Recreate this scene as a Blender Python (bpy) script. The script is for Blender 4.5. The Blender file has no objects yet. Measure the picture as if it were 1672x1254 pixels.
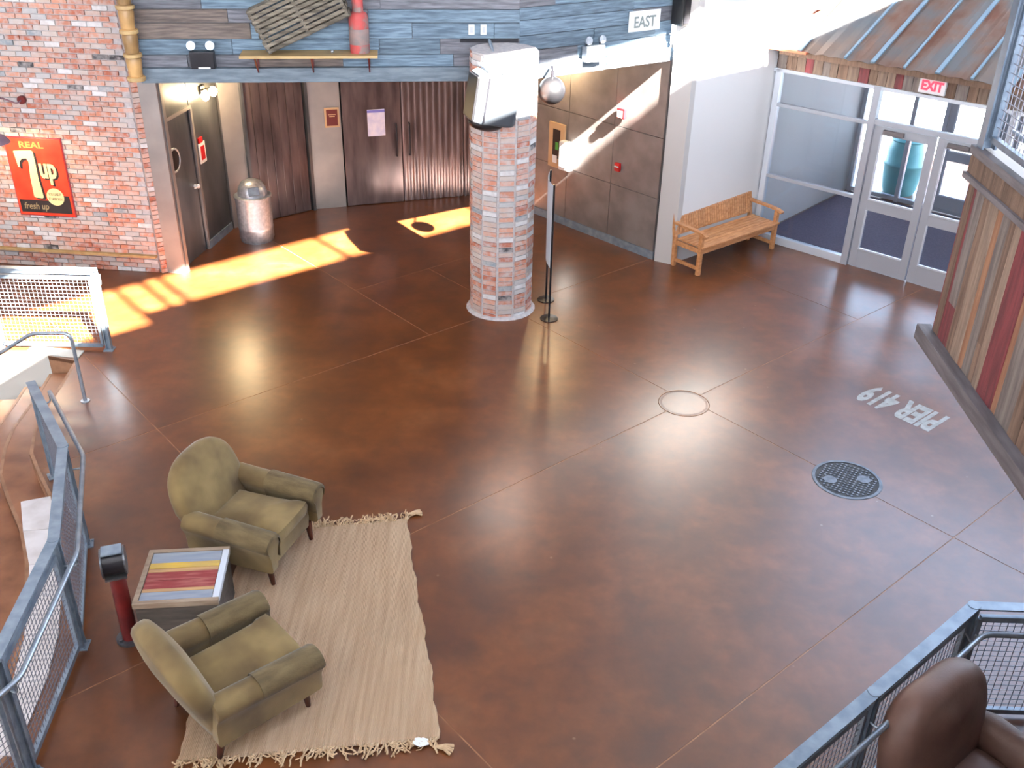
import bpy, bmesh, math, random
from mathutils import Vector, Matrix
R = math.radians
rnd = random.Random(7)
scene = bpy.context.scene
COL = scene.collection

# ---------------------------------------------------------------- camera
cam_d = bpy.data.cameras.new('camera'); cam = bpy.data.objects.new('camera', cam_d); COL.objects.link(cam)
cam_d.sensor_width = 36; cam_d.lens = 36*1623/1672; cam_d.clip_start = 0.05
p_, r_ = R(29.6), R(1.22)
fwd = Vector((0, math.cos(p_), -math.sin(p_))); rgt = Vector((1, 0, 0)); up = rgt.cross(fwd)
rr = math.cos(r_)*rgt + math.sin(r_)*up; uu = -math.sin(r_)*rgt + math.cos(r_)*up
m3 = Matrix((rr, uu, -fwd)).transposed()
cam.matrix_world = Matrix.Translation((0, 0, 5.8)) @ m3.to_4x4()
scene.camera = cam

# ---------------------------------------------------------------- world, sun, exposure
w = bpy.data.worlds.new('world'); scene.world = w; w.use_nodes = True
nt = w.node_tree; bg = nt.nodes['Background']
tc = nt.nodes.new('ShaderNodeTexCoord'); sx = nt.nodes.new('ShaderNodeSeparateXYZ'); cr = nt.nodes.new('ShaderNodeValToRGB')
nt.links.new(tc.outputs['Generated'], sx.inputs[0]); nt.links.new(sx.outputs['Z'], cr.inputs[0]); nt.links.new(cr.outputs[0], bg.inputs['Color'])
cr.color_ramp.elements[0].color = (.88, .93, 1, 1); cr.color_ramp.elements[1].color = (.42, .60, 1, 1)
bg.inputs['Strength'].default_value = 6.0
sun_d = bpy.data.lights.new('sun', 'SUN'); sun_d.energy = 170; sun_d.angle = R(0.6); sun_d.color = (1, .93, .82)
sun = bpy.data.objects.new('sun', sun_d); COL.objects.link(sun)
SD = Vector((-.58, .815, -.86)).normalized()
sun.rotation_euler = SD.to_track_quat('-Z', 'Y').to_euler(); sun.location = (6, -8, 14)
for xw, ww_ in ((-6.2, 6.2), (.4, 4.2), (7.0, 6.6)):      # added unseen area lamps at the rear wall openings, brightening brick and fascia
    ad = bpy.data.lights.new('rear_fill', 'AREA'); ad.shape = 'RECTANGLE'; ad.size = ww_; ad.size_y = 3; ad.energy = 700*ww_/5*(.6 if xw < -3 else 1); ad.color = (.93, .96, 1)
    ao = bpy.data.objects.new('rear_fill', ad); COL.objects.link(ao); ao.location = (xw, -5.9, 6.15); ao.rotation_euler = (R(80), 0, 0)
vs = scene.view_settings
vs.view_transform = 'Standard'; vs.look = 'None'; vs.gamma = 1; vs.use_curve_mapping = False; vs.exposure = .6
scene.cycles.sample_clamp_indirect = 4; scene.cycles.caustics_reflective = False; scene.cycles.caustics_refractive = False
scene.cycles.max_bounces = 8

# ---------------------------------------------------------------- helpers: naming
def tag(o, label=None, cat=None, group=None, kind=None):
    if label: o['label'] = label
    if cat: o['category'] = cat
    if group: o['group'] = group
    if kind: o['kind'] = kind
    return o
def empty(name, loc=(0, 0, 0), rz=0, label=None, cat=None, group=None, kind=None):
    o = bpy.data.objects.new(name, None); COL.objects.link(o); o.empty_display_size = .1
    o.location = loc; o.rotation_euler = (0, 0, rz)
    return tag(o, label, cat, group, kind)
def obj(name, bm, mat, parent=None, smooth=False, loc=None, rot=None):
    me = bpy.data.meshes.new(name)
    if isinstance(bm, bmesh.types.BMesh):
        bm.to_mesh(me); bm.free()
    else: me = bm
    me.materials.append(mat)
    if smooth:
        for f in me.polygons: f.use_smooth = True
        try: me.set_sharp_from_angle(angle=R(40))
        except Exception: pass
    o = bpy.data.objects.new(name, me); COL.objects.link(o)
    if parent: o.parent = parent
    if loc is not None: o.location = loc
    if rot is not None: o.rotation_euler = rot
    return o
def inst(name, me, parent=None, loc=(0, 0, 0), rot=(0, 0, 0)):
    o = bpy.data.objects.new(name, me); COL.objects.link(o); o.parent = parent; o.location = loc; o.rotation_euler = rot
    return o
def copy_tree(o, parent=None):
    c = o.copy(); COL.objects.link(c); c.parent = parent
    for ch in list(o.children): copy_tree(ch, c)
    return c
# ---------------------------------------------------------------- helpers: mesh
def BM(): return bmesh.new()
def box(bm, c, s, M=None, bev=0):
    T = Matrix.Translation(c)
    if M is not None: T = T @ M
    vs_ = bmesh.ops.create_cube(bm, size=1, matrix=T @ Matrix.Diagonal((*s, 1)))['verts']
    if bev:
        es = list({e for v in vs_ for e in v.link_edges})
        bmesh.ops.bevel(bm, geom=es, offset=bev, segments=2, affect='EDGES', profile=.6)
    return bm
def bx(c, s, bev=0, M=None):
    b = BM(); return box(b, c, s, M, bev)
def bar(bm, a, b, wd, th, roll=0):
    a, b = Vector(a), Vector(b); d = b-a; q = d.to_track_quat('X', 'Z').to_matrix().to_4x4()
    return box(bm, (a+b)/2, (d.length, wd, th), q @ Matrix.Rotation(roll, 4, 'X'))
def cyl(bm, a, b, r, seg=12, r2=None):
    a, b = Vector(a), Vector(b); d = b-a
    T = Matrix.Translation((a+b)/2) @ d.to_track_quat('Z', 'Y').to_matrix().to_4x4()
    bmesh.ops.create_cone(bm, cap_ends=True, cap_tris=False, segments=seg, radius1=r, radius2=r if r2 is None else r2, depth=d.length, matrix=T)
    return bm
def sph(bm, c, r, seg=16, sc=(1, 1, 1)):
    bmesh.ops.create_uvsphere(bm, u_segments=seg, v_segments=max(6, seg*2//3), radius=r, matrix=Matrix.Translation(c) @ Matrix.Diagonal((*sc, 1)))
    return bm
def tube(bm, pts, r, seg=8, closed=False):
    pts = [Vector(p) for p in pts]; rings = []
    n = len(pts)
    for i, p in enumerate(pts):
        if i == 0: t = pts[1]-pts[0]
        elif i == n-1: t = pts[-1]-pts[-2]
        else: t = (pts[i+1]-p).normalized()+(p-pts[i-1]).normalized()
        t.normalize()
        ref = Vector((0, 0, 1)) if abs(t.z) < .95 else Vector((1, 0, 0))
        a = t.cross(ref).normalized(); b = t.cross(a).normalized()
        rings.append([bm.verts.new(p+r*(math.cos(k*2*math.pi/seg)*a+math.sin(k*2*math.pi/seg)*b)) for k in range(seg)])
    for i in range(n-1):
        A, B = rings[i], rings[i+1]
        k0 = min(range(seg), key=lambda k: sum((A[j].co-B[(j+k) % seg].co).length for j in range(0, seg, 2)))
        for j in range(seg): bm.faces.new((A[j], A[(j+1) % seg], B[(j+1+k0) % seg], B[(j+k0) % seg]))
    bm.faces.new(rings[0][::-1]); bm.faces.new(rings[-1])
    return bm
def bend(pts, rad=.08, n=5):
    pts = [Vector(p) for p in pts]; out = [pts[0]]
    for i in range(1, len(pts)-1):
        a, p, c = pts[i-1], pts[i], pts[i+1]
        r1 = min(rad, (a-p).length*.45, (c-p).length*.45)
        s, e = p+(a-p).normalized()*r1, p+(c-p).normalized()*r1
        for k in range(n+1):
            t = k/n; out.append((1-t)**2*s+2*t*(1-t)*p+t*t*e)
    out.append(pts[-1]); return out
def lathe(bm, prof, seg=24, M=None):
    rings = []
    for r, z in prof:
        rings.append([bm.verts.new((r*math.cos(k*2*math.pi/seg), r*math.sin(k*2*math.pi/seg), z)) for k in range(seg)])
    for i in range(len(rings)-1):
        for k in range(seg): bm.faces.new((rings[i][k], rings[i][(k+1) % seg], rings[i+1][(k+1) % seg], rings[i+1][k]))
    if prof[0][0] > 1e-4: bm.faces.new(rings[0][::-1])
    if prof[-1][0] > 1e-4: bm.faces.new(rings[-1])
    bmesh.ops.remove_doubles(bm, verts=bm.verts[:], dist=1e-5)
    if M is not None: bmesh.ops.transform(bm, matrix=M, verts=bm.verts[:])
    return bm
def prism(bm, poly, z0, z1, M=None):
    lo = [bm.verts.new((p[0], p[1], z0)) for p in poly]; hi = [bm.verts.new((p[0], p[1], z1)) for p in poly]
    n = len(poly); fs = [bm.faces.new(lo[::-1]), bm.faces.new(hi)]
    for i in range(n): bm.faces.new((lo[i], lo[(i+1) % n], hi[(i+1) % n], hi[i]))
    if M is not None: bmesh.ops.transform(bm, matrix=M, verts=lo+hi)
    bmesh.ops.recalc_face_normals(bm, faces=bm.faces[:])
    return bm
def pillow(bm, outline, th, er, crown=0.0, M=None, nr=4):
    """inflated slab: closed outline (x,y), thickness th along z, soft edge radius er, crown bulge"""
    cx = sum(p[0] for p in outline)/len(outline); cy = sum(p[1] for p in outline)/len(outline)
    n = len(outline); mx = max(math.hypot(p[0]-cx, p[1]-cy) for p in outline)
    # inward normals approximated by scaling about the centre
    def ring(inset, z):
        v = []
        for p in outline:
            dx, dy = cx-p[0], cy-p[1]; L = math.hypot(dx, dy)
            k = min(inset, L*.95)/L
            v.append(bm.verts.new((p[0]+dx*k, p[1]+dy*k, z)))
        return v
    rings = []
    lv = []
    for fr in (.0, .35, .7): lv.append((mx*(1-fr)*.93, None, fr))
    seq = []
    for fr in (.12, .4, .7, .9):
        seq.append(('cap', fr, -1))
    for k in range(nr+1):
        a = -math.pi/2+math.pi*k/nr
        seq.append(('edge', a, 0))
    for fr in (.9, .7, .4, .12): seq.append(('cap', fr, 1))
    for kind, a, s in seq:
        if kind == 'edge':
            rings.append(ring(er*(1-math.cos(a)), math.sin(a)*er+(th/2-er)*(1 if a > 0 else -1 if a < 0 else 0)))
        else:
            v = []
            for p in outline:
                dx, dy = p[0]-cx, p[1]-cy; L = math.hypot(dx, dy); q = max(0, (L-er)/L)*a
                v.append(bm.verts.new((cx+dx*q, cy+dy*q, s*(th/2+crown*(1-a*a)))))
            rings.append(v)
    for i in range(len(rings)-1):
        for k in range(n): bm.faces.new((rings[i][k], rings[i][(k+1) % n], rings[i+1][(k+1) % n], rings[i+1][k]))
    bm.faces.new(rings[0][::-1]); bm.faces.new(rings[-1])
    vv = [v for r0 in rings for v in r0]
    if M is not None: bmesh.ops.transform(bm, matrix=M, verts=vv)
    bmesh.ops.recalc_face_normals(bm, faces=bm.faces[:])
    return bm
def rrect(w_, h_, r, n=5, cx=0, cy=0):
    pts = []
    for qx, qy, a0 in ((1, 1, 0), (-1, 1, 90), (-1, -1, 180), (1, -1, 270)):
        for k in range(n+1):
            a = R(a0+90*k/n); pts.append((cx+qx*(w_/2-r)+r*math.cos(a), cy+qy*(h_/2-r)+r*math.sin(a)))
    out = []
    for i, p in enumerate(pts):  # extra points on long sides
        q = pts[(i+1) % len(pts)]; L = math.hypot(q[0]-p[0], q[1]-p[1]); out.append(p)
        m = int(L/.12)
        for k in range(1, m): out.append((p[0]+(q[0]-p[0])*k/m, p[1]+(q[1]-p[1])*k/m))
    return out
def frame_of(P, Q):
    """matrix of a wall: x along P->Q, z up, y away from the room when P is left of Q"""
    d = Vector((Q[0]-P[0], Q[1]-P[1], 0)); return math.atan2(d.y, d.x), d.length
def text_mesh(s, size, depth=.002, bold=0.0, sx_=1, align='CENTER', shear=0):
    cu = bpy.data.curves.new('txt', 'FONT'); cu.body = s; cu.size = size; cu.extrude = depth; cu.offset = bold; cu.align_x = align; cu.align_y = 'CENTER'; cu.shear = shear
    cu.resolution_u = 3
    o = bpy.data.objects.new('txt', cu); COL.objects.link(o)
    dg = bpy.context.evaluated_depsgraph_get(); me = bpy.data.meshes.new_from_object(o.evaluated_get(dg))
    bpy.data.objects.remove(o)
    me.transform(Matrix.Diagonal((sx_, 1, 1, 1)))
    me.materials.clear()
    return me

# ---------------------------------------------------------------- materials
def srgb(r, g, b): 
    f = lambda c: (c/255/12.92) if c/255 <= .04045 else ((c/255+.055)/1.055)**2.4
    return (f(r), f(g), f(b), 1)
def mat(name, c1, c2=None, rough=.5, metal=0, scale=4, stretch=(1, 1, 1), bump=0, bscale=None, detail=4, rand=0, spec=.5, coat=0, lo=.35, hi=.65, ior=None, c3=None, coords='Object', emit=None, sheen=0):
    m = bpy.data.materials.new(name); m.use_nodes = True; t = m.node_tree; N = t.nodes; L = t.links; b = N['Principled BSDF']
    b.inputs['Roughness'].default_value = rough; b.inputs['Metallic'].default_value = metal
    b.inputs['Specular IOR Level'].default_value = spec; b.inputs['Coat Weight'].default_value = coat; b.inputs['Coat Roughness'].default_value = .12
    if sheen: b.inputs['Sheen Weight'].default_value = sheen; b.inputs['Sheen Roughness'].default_value = .4
    if ior: b.inputs['IOR'].default_value = ior
    co = N.new('ShaderNodeTexCoord'); mp = N.new('ShaderNodeMapping'); L.new(co.outputs[coords], mp.inputs[0]); mp.inputs['Scale'].default_value = stretch
    nz = N.new('ShaderNodeTexNoise'); nz.inputs['Scale'].default_value = scale; nz.inputs['Detail'].default_value = detail
    vec = mp.outputs[0]
    if rand:
        oi = N.new('ShaderNodeObjectInfo'); ad = N.new('ShaderNodeVectorMath'); ad.operation = 'ADD'; ml = N.new('ShaderNodeMath'); ml.operation = 'MULTIPLY'; ml.inputs[1].default_value = 37
        L.new(oi.outputs['Random'], ml.inputs[0]); L.new(vec, ad.inputs[0]); L.new(ml.outputs[0], ad.inputs[1]); vec = ad.outputs[0]
    L.new(vec, nz.inputs['Vector'])
    if c2 is None: b.inputs['Base Color'].default_value = c1
    else:
        rp = N.new('ShaderNodeValToRGB'); e = rp.color_ramp.elements; e[0].position = lo; e[1].position = hi; e[0].color = c1; e[1].color = c2
        if c3: x = e.new(.5*(lo+hi)); x.color = c3
        L.new(nz.outputs['Fac'], rp.inputs[0]); out = rp.outputs[0]
        if rand:
            hs = N.new('ShaderNodeHueSaturation'); mr = N.new('ShaderNodeMapRange'); mr.inputs['To Min'].default_value = 1-rand; mr.inputs['To Max'].default_value = 1+rand
            L.new(oi.outputs['Random'], mr.inputs[0]); L.new(mr.outputs[0], hs.inputs['Value']); L.new(out, hs.inputs['Color']); out = hs.outputs[0]
        L.new(out, b.inputs['Base Color'])
    if bump:
        n2 = N.new('ShaderNodeTexNoise'); n2.inputs['Scale'].default_value = bscale or scale*3; n2.inputs['Detail'].default_value = 5; L.new(vec, n2.inputs['Vector'])
        bp = N.new('ShaderNodeBump'); bp.inputs['Strength'].default_value = bump; bp.inputs['Distance'].default_value = .01; L.new(n2.outputs['Fac'], bp.inputs['Height']); L.new(bp.outputs[0], b.inputs['Normal'])
    if emit:
        b.inputs['Emission Color'].default_value = emit[0]; b.inputs['Emission Strength'].default_value = emit[1]
    return m
def brick_mat(name, island=False):
    m = bpy.data.materials.new(name); m.use_nodes = True; t = m.node_tree; N = t.nodes; L = t.links; b = N['Principled BSDF']; b.inputs['Roughness'].default_value = .85
    if island: g = N.new('ShaderNodeNewGeometry'); ro = g.outputs['Random Per Island']
    else: g = N.new('ShaderNodeObjectInfo'); ro = g.outputs['Random']
    rp = N.new('ShaderNodeValToRGB'); rp.color_ramp.interpolation = 'CONSTANT'
    cols = [(0, srgb(190, 126, 102)), (.17, srgb(200, 148, 128)), (.34, srgb(190, 166, 156)), (.5, srgb(180, 124, 104)), (.62, srgb(190, 178, 172)), (.72, srgb(176, 176, 178)), (.8, srgb(214, 214, 216)), (.9, srgb(170, 100, 78)), (.965, srgb(140, 150, 158)), (.985, srgb(62, 62, 66))]
    e = rp.color_ramp.elements
    e[0].position = 0; e[0].color = cols[0][1]; e[1].position = cols[1][0]; e[1].color = cols[1][1]
    for p, c in cols[2:]: x = e.new(p); x.color = c
    L.new(ro, rp.inputs[0])
    co = N.new('ShaderNodeTexCoord'); nz = N.new('ShaderNodeTexNoise'); nz.inputs['Scale'].default_value = 14; nz.inputs['Detail'].default_value = 6
    geo = N.new('ShaderNodeNewGeometry'); L.new(geo.outputs['Position'], nz.inputs['Vector'])
    mx = N.new('ShaderNodeMix'); mx.data_type = 'RGBA'; mr = N.new('ShaderNodeMapRange'); mr.inputs['From Min'].default_value = .40; mr.inputs['From Max'].default_value = .70; mr.inputs['To Max'].default_value = .8
    L.new(nz.outputs['Fac'], mr.inputs[0]); L.new(mr.outputs[0], mx.inputs[0]); L.new(rp.outputs[0], mx.inputs[6]); mx.inputs[7].default_value = srgb(194, 188, 188); L.new(mx.outputs[2], b.inputs['Base Color'])
    bp = N.new('ShaderNodeBump'); bp.inputs['Strength'].default_value = .4; bp.inputs['Distance'].default_value = .006; L.new(nz.outputs['Fac'], bp.inputs['Height']); L.new(bp.outputs[0], b.inputs['Normal'])
    return m
def floor_mat():
    m = bpy.data.materials.new('stained_concrete'); m.use_nodes = True; t = m.node_tree; N = t.nodes; L = t.links; b = N['Principled BSDF']
    g = N.new('ShaderNodeNewGeometry')
    def noise(s, d, dist=0):
        n = N.new('ShaderNodeTexNoise'); n.inputs['Scale'].default_value = s; n.inputs['Detail'].default_value = d; n.inputs['Distortion'].default_value = dist; n.inputs['Roughness'].default_value = .6; L.new(g.outputs['Position'], n.inputs['Vector']); return n.outputs['Fac']
    rp = N.new('ShaderNodeValToRGB'); e = rp.color_ramp.elements; e[0].position = .25; e[1].position = .80
    e[0].color = (.060, .019, .008, 1); e[1].color = (.175, .072, .030, 1)
    x = e.new(.46); x.color = (.100, .031, .009, 1); x = e.new(.6); x.color = (.140, .045, .013, 1)
    L.new(noise(1.3, 5, .2), rp.inputs[0])
    rp2 = N.new('ShaderNodeValToRGB'); e = rp2.color_ramp.elements; e[0].position = .3; e[1].position = .7; e[0].color = (.82, .80, .76, 1); e[1].color = (1.14, 1.1, 1.08, 1)
    L.new(noise(6, 5, .1), rp2.inputs[0])
    mx = N.new('ShaderNodeMix'); mx.data_type = 'RGBA'; mx.blend_type = 'MULTIPLY'; mx.inputs[0].default_value = 1; L.new(rp.outputs[0], mx.inputs[6]); L.new(rp2.outputs[0], mx.inputs[7])
    # dark worn blotches
    mr = N.new('ShaderNodeMapRange'); mr.inputs['From Min'].default_value = .52; mr.inputs['From Max'].default_value = .85; mr.inputs['To Max'].default_value = .6; L.new(noise(2.3, 3, .0), mr.inputs[0])
    m2 = N.new('ShaderNodeMix'); m2.data_type = 'RGBA'; L.new(mr.outputs[0], m2.inputs[0]); L.new(mx.outputs[2], m2.inputs[6]); m2.inputs[7].default_value = (.028, .015, .010, 1)
    # pale specks
    vo = N.new('ShaderNodeTexVoronoi'); vo.inputs['Scale'].default_value = 2.2; L.new(g.outputs['Position'], vo.inputs['Vector'])
    ms = N.new('ShaderNodeMapRange'); ms.inputs['From Min'].default_value = .022; ms.inputs['From Max'].default_value = .036; ms.inputs['To Min'].default_value = .4; ms.inputs['To Max'].default_value = 0; L.new(vo.outputs['Distance'], ms.inputs[0])
    m3_ = N.new('ShaderNodeMix'); m3_.data_type = 'RGBA'; L.new(ms.outputs[0], m3_.inputs[0]); L.new(m2.outputs[2], m3_.inputs[6]); m3_.inputs[7].default_value = (.3, .22, .16, 1)
    L.new(m3_.outputs[2], b.inputs['Base Color'])
    rr_ = N.new('ShaderNodeMapRange'); rr_.inputs['To Min'].default_value = .277; rr_.inputs['To Max'].default_value = .30; L.new(noise(2, 2), rr_.inputs[0]); L.new(rr_.outputs[0], b.inputs['Roughness'])
    b.inputs['Specular IOR Level'].default_value = .95
    bp = N.new('ShaderNodeBump'); bp.inputs['Strength'].default_value = .04; bp.inputs['Distance'].default_value = .01; L.new(noise(2.0, 3), bp.inputs['Height']); L.new(bp.outputs[0], b.inputs['Normal'])
    return m
M = {}
M['floor'] = floor_mat()
M['joint'] = mat('joint_filler', srgb(160, 120, 92), srgb(126, 90, 66), rough=.5, scale=6)
M['brick'] = brick_mat('old_brick'); M['brick_i'] = brick_mat('old_brick_joined', True)
M['mortar'] = mat('mortar', srgb(196, 190, 190), srgb(172, 168, 172), rough=.9, scale=20, bump=.3)
M['white'] = mat('white_paint', srgb(222, 222, 224), rough=.6, bump=.03, bscale=120)
M['ceiling'] = mat('ceiling_paint', srgb(225, 225, 222), rough=.8)
M['greywall'] = mat('grey_edge_paint', srgb(190, 186, 184), rough=.6)
M['bluewood'] = mat('weathered_blue_board', srgb(76, 94, 112), srgb(116, 138, 156), rough=.75, scale=3, stretch=(1.2, 6, 14), bump=.4, rand=.22, detail=6, c3=srgb(96, 116, 134))
M['greywood'] = mat('weathered_grey_board', srgb(80, 82, 90), srgb(118, 120, 130), rough=.8, scale=3, stretch=(1.2, 6, 14), bump=.4, rand=.2, detail=6)
M['brownwood'] = mat('weathered_brown_board', srgb(84, 76, 74), srgb(122, 110, 104), rough=.8, scale=3, stretch=(1.2, 6, 14), bump=.4, rand=.2, detail=6)
M['bluebeam'] = mat('blue_grey_beam', srgb(90, 104, 118), srgb(116, 130, 142), rough=.7, scale=4, stretch=(1, 3, 6), bump=.2)
vst = (10, 5, .9)
M['b_red'] = mat('barn_board_red', srgb(80, 30, 36), srgb(114, 46, 52), rough=.8, scale=3, stretch=vst, bump=.5, rand=.15, detail=7)
M['b_tan'] = mat('barn_board_tan', srgb(98, 82, 72), srgb(132, 112, 98), rough=.85, scale=3, stretch=vst, bump=.5, rand=.18, detail=7)
M['b_brown'] = mat('barn_board_brown', srgb(76, 58, 48), srgb(110, 88, 74), rough=.85, scale=3, stretch=vst, bump=.5, rand=.18, detail=7)
M['b_grey'] = mat('barn_board_grey', srgb(86, 78, 76), srgb(120, 110, 106), rough=.85, scale=3, stretch=vst, bump=.5, rand=.15, detail=7)
M['b_orange'] = mat('barn_board_orange', srgb(112, 74, 54), srgb(138, 100, 76), rough=.85, scale=3, stretch=vst, bump=.5, rand=.1, detail=7)
M['b_trim'] = mat('grey_wood_trim', srgb(74, 70, 74), srgb(100, 95, 99), rough=.7, scale=3, stretch=(1, 6, 8), bump=.3)
M['steel'] = mat('brushed_steel_panel', srgb(120, 113, 112), srgb(142, 134, 132), rough=.42, metal=.3, scale=2.5, bump=.04, bscale=8)
M['darksteel'] = mat('dark_blued_steel', srgb(88, 92, 98), srgb(120, 122, 126), rough=.35, metal=.7, scale=2.2, stretch=(1, 1, .4), bump=.05)
M['palesteel'] = mat('pale_steel_panel', srgb(140, 136, 136), srgb(164, 158, 156), rough=.42, metal=.55, scale=1.5, bump=.03)
M['corr'] = mat('dark_corrugated_metal', srgb(84, 72, 74), srgb(124, 108, 108), rough=.3, metal=.6, scale=1.8, stretch=(3, 1, .6), bump=.03, detail=7)
M['alu'] = mat('painted_aluminium', srgb(176, 180, 190), rough=.4, metal=.2)
M['alu_edge'] = mat('pale_aluminium', srgb(216, 222, 232), rough=.35, metal=.2)
M['rail'] = mat('grey_blue_painted_steel', srgb(116, 130, 146), srgb(142, 156, 170), rough=.36, metal=.3, scale=9, bump=.05)
M['rail_dark'] = mat('dark_blue_grey_steel', srgb(70, 84, 102), srgb(92, 106, 122), rough=.4, metal=.3, scale=9)
M['railtube'] = mat('galvanised_tube', srgb(150, 162, 176), srgb(176, 186, 196), rough=.32, metal=.7, scale=12)
M['mesh'] = mat('wire_mesh_steel', srgb(110, 112, 124), rough=.5, metal=.3)
M['galv'] = mat('galvanised_sheet', srgb(168, 176, 186), srgb(200, 206, 214), rough=.33, metal=.75, scale=22, bump=.05)
M['black'] = mat('black_plastic', srgb(20, 20, 23), rough=.35)
M['blackmetal'] = mat('black_metal', srgb(38, 38, 44), rough=.3, metal=.5)
M['spk'] = mat('speaker_shell', srgb(70, 76, 84), rough=.4)
M['oak'] = mat('oiled_teak', srgb(172, 116, 72), srgb(204, 150, 104), rough=.5, scale=3, stretch=(2, 8, 8), bump=.1, rand=.1, detail=6)
M['velvet'] = mat('olive_velvet', srgb(78, 60, 34), srgb(144, 122, 78), rough=.85, scale=2.2, bump=.15, bscale=60, detail=3, sheen=.25, lo=.3, hi=.7)
M['velvet_d'] = mat('olive_velvet_worn', srgb(78, 64, 40), srgb(108, 92, 62), rough=.9, scale=5, stretch=(1, 3, 1), bump=.3, bscale=70, sheen=.15)
M['darkleg'] = mat('dark_cherry_leg', srgb(58, 24, 18), srgb(80, 34, 24), rough=.3, scale=10)
M['leather'] = mat('brown_leather', srgb(88, 62, 54), srgb(108, 80, 70), rough=.5, scale=3, bump=.12, bscale=60)
M['fringe'] = mat('jute_fringe', srgb(176, 146, 112), srgb(204, 176, 142), rough=.9, scale=20)
M['red_paint'] = mat('old_red_paint', srgb(76, 18, 20), srgb(104, 28, 26), rough=.4, scale=6)
M['rust'] = mat('rusted_sheet_roof', srgb(146, 148, 152), srgb(146, 106, 90), rough=.6, metal=.2, scale=1.6, stretch=(1, .6, 1), bump=.1, detail=6, c3=srgb(162, 138, 128), rand=.12, lo=.4, hi=.62)
M['rust_l'] = mat('pale_zinc_sheet_roof', srgb(140, 148, 156), srgb(168, 150, 140), rough=.5, metal=.3, scale=1.2, bump=.1, detail=6, rand=.1)
M['rust_d'] = mat('red_brown_sheet_roof', srgb(142, 100, 88), srgb(116, 76, 64), rough=.6, metal=.2, scale=1.2, bump=.1, rand=.1)
M['seam'] = mat('roof_seam_metal', srgb(132, 158, 178), rough=.45, metal=.4)
M['carpet'] = mat('purple_grey_mat', srgb(84, 78, 98), srgb(100, 92, 112), rough=.95, scale=40)
M['outground'] = mat('pale_paving', srgb(210, 208, 200), srgb(196, 192, 184), rough=.9, scale=3)
M['teal'] = mat('teal_plastic', srgb(86, 150, 150), srgb(104, 168, 166), rough=.4, scale=3)
M['iron'] = mat('cast_iron', srgb(88, 92, 98), srgb(112, 116, 122), rough=.35, metal=.7, scale=14, bump=.1)
M['irondark'] = mat('cast_iron_recess', srgb(44, 46, 50), rough=.6, metal=.3)
M['stone'] = mat('pale_stone_block', srgb(202, 194, 192), srgb(222, 216, 216), rough=.7, scale=5, bump=.05, rand=.06)
M['tread'] = mat('brown_stained_step', srgb(112, 70, 46), srgb(150, 100, 70), rough=.35, scale=2.5, detail=7)
M['riser'] = mat('step_riser', srgb(84, 50, 34), srgb(104, 64, 44), rough=.5, scale=3)
M['lowfloor'] = mat('dark_lower_floor', srgb(52, 42, 40), srgb(66, 54, 50), rough=.5, scale=3)
M['signred'] = mat('sign_red_enamel', srgb(214, 56, 32), srgb(228, 74, 46), rough=.35, scale=5)
M['signcream'] = mat('sign_cream', srgb(238, 222, 160), rough=.4)
M['signblack'] = mat('sign_black', srgb(44, 36, 36), rough=.4)
M['signwhite'] = mat('sign_white', srgb(226, 228, 230), rough=.5)
M['maroon'] = mat('sign_maroon', srgb(92, 28, 24), rough=.5)
M['tanframe'] = mat('sign_tan', srgb(190, 158, 122), rough=.5)
M['paper'] = mat('notice_paper', srgb(196, 200, 232), srgb(222, 222, 240), rough=.8, scale=9)
M['redplastic'] = mat('red_alarm_plastic', srgb(190, 28, 34), rough=.35)
M['text_floor'] = mat('worn_white_paint', srgb(176, 178, 176), srgb(150, 150, 146), rough=.35, scale=12)
M['bulb'] = mat('warm_bulb', srgb(255, 236, 190), emit=((1, .72, .36, 1), 40))
M['exitlit'] = mat('exit_letters_red', srgb(230, 30, 50), emit=((1, .05, .09, 1), 1.2))
M['shade'] = mat('purple_grey_enamel', srgb(132, 114, 132), rough=.25, metal=.3)
M['tan_pipe'] = mat('glazed_tan_clay', srgb(134, 104, 66), srgb(188, 148, 96), rough=.4, scale=4, stretch=(1, 1, .7), rand=.3, detail=5, bump=.1)
M['tan_rim'] = mat('pale_clay_collar', srgb(192, 164, 116), srgb(170, 140, 96), rough=.45, scale=8)
M['lath'] = mat('silver_grey_lath', srgb(72, 66, 58), srgb(128, 120, 108), rough=.9, scale=3, stretch=(1, 10, 10), bump=.5, rand=.2, detail=6)
M['tank'] = mat('flaking_red_tank_paint', srgb(176, 66, 66), srgb(128, 112, 110), rough=.6, scale=7, detail=7, c3=srgb(168, 78, 76), lo=.42, hi=.6)
M['tankgrey'] = mat('bare_tank_steel', srgb(120, 112, 112), srgb(146, 120, 116), rough=.6, scale=9)
M['shelf'] = mat('pine_shelf', srgb(160, 132, 88), srgb(188, 160, 112), rough=.6, scale=3, stretch=(1, 8, 8))
M['yellow'] = mat('yellow_paint_board', srgb(206, 168, 64), srgb(178, 150, 88), rough=.6, scale=3, stretch=(1, 6, 6), detail=6)
M['t_blue'] = mat('blue_grey_paint_board', srgb(122, 132, 150), srgb(146, 152, 162), rough=.6, scale=3, stretch=(1, 8, 8), detail=6)
M['t_red'] = mat('worn_maroon_board', srgb(124, 44, 48), srgb(158, 96, 90), rough=.6, scale=2.5, stretch=(1.5, 12, 8), detail=7, lo=.45, hi=.68)
M['t_tan'] = mat('bare_tan_board', srgb(184, 146, 100), srgb(158, 124, 92), rough=.6, scale=3, stretch=(1, 8, 8))
M['t_side'] = mat('dark_crate_board', srgb(58, 52, 48), srgb(84, 76, 70), rough=.7, scale=3, stretch=(1, 8, 8), bump=.2)
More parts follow.
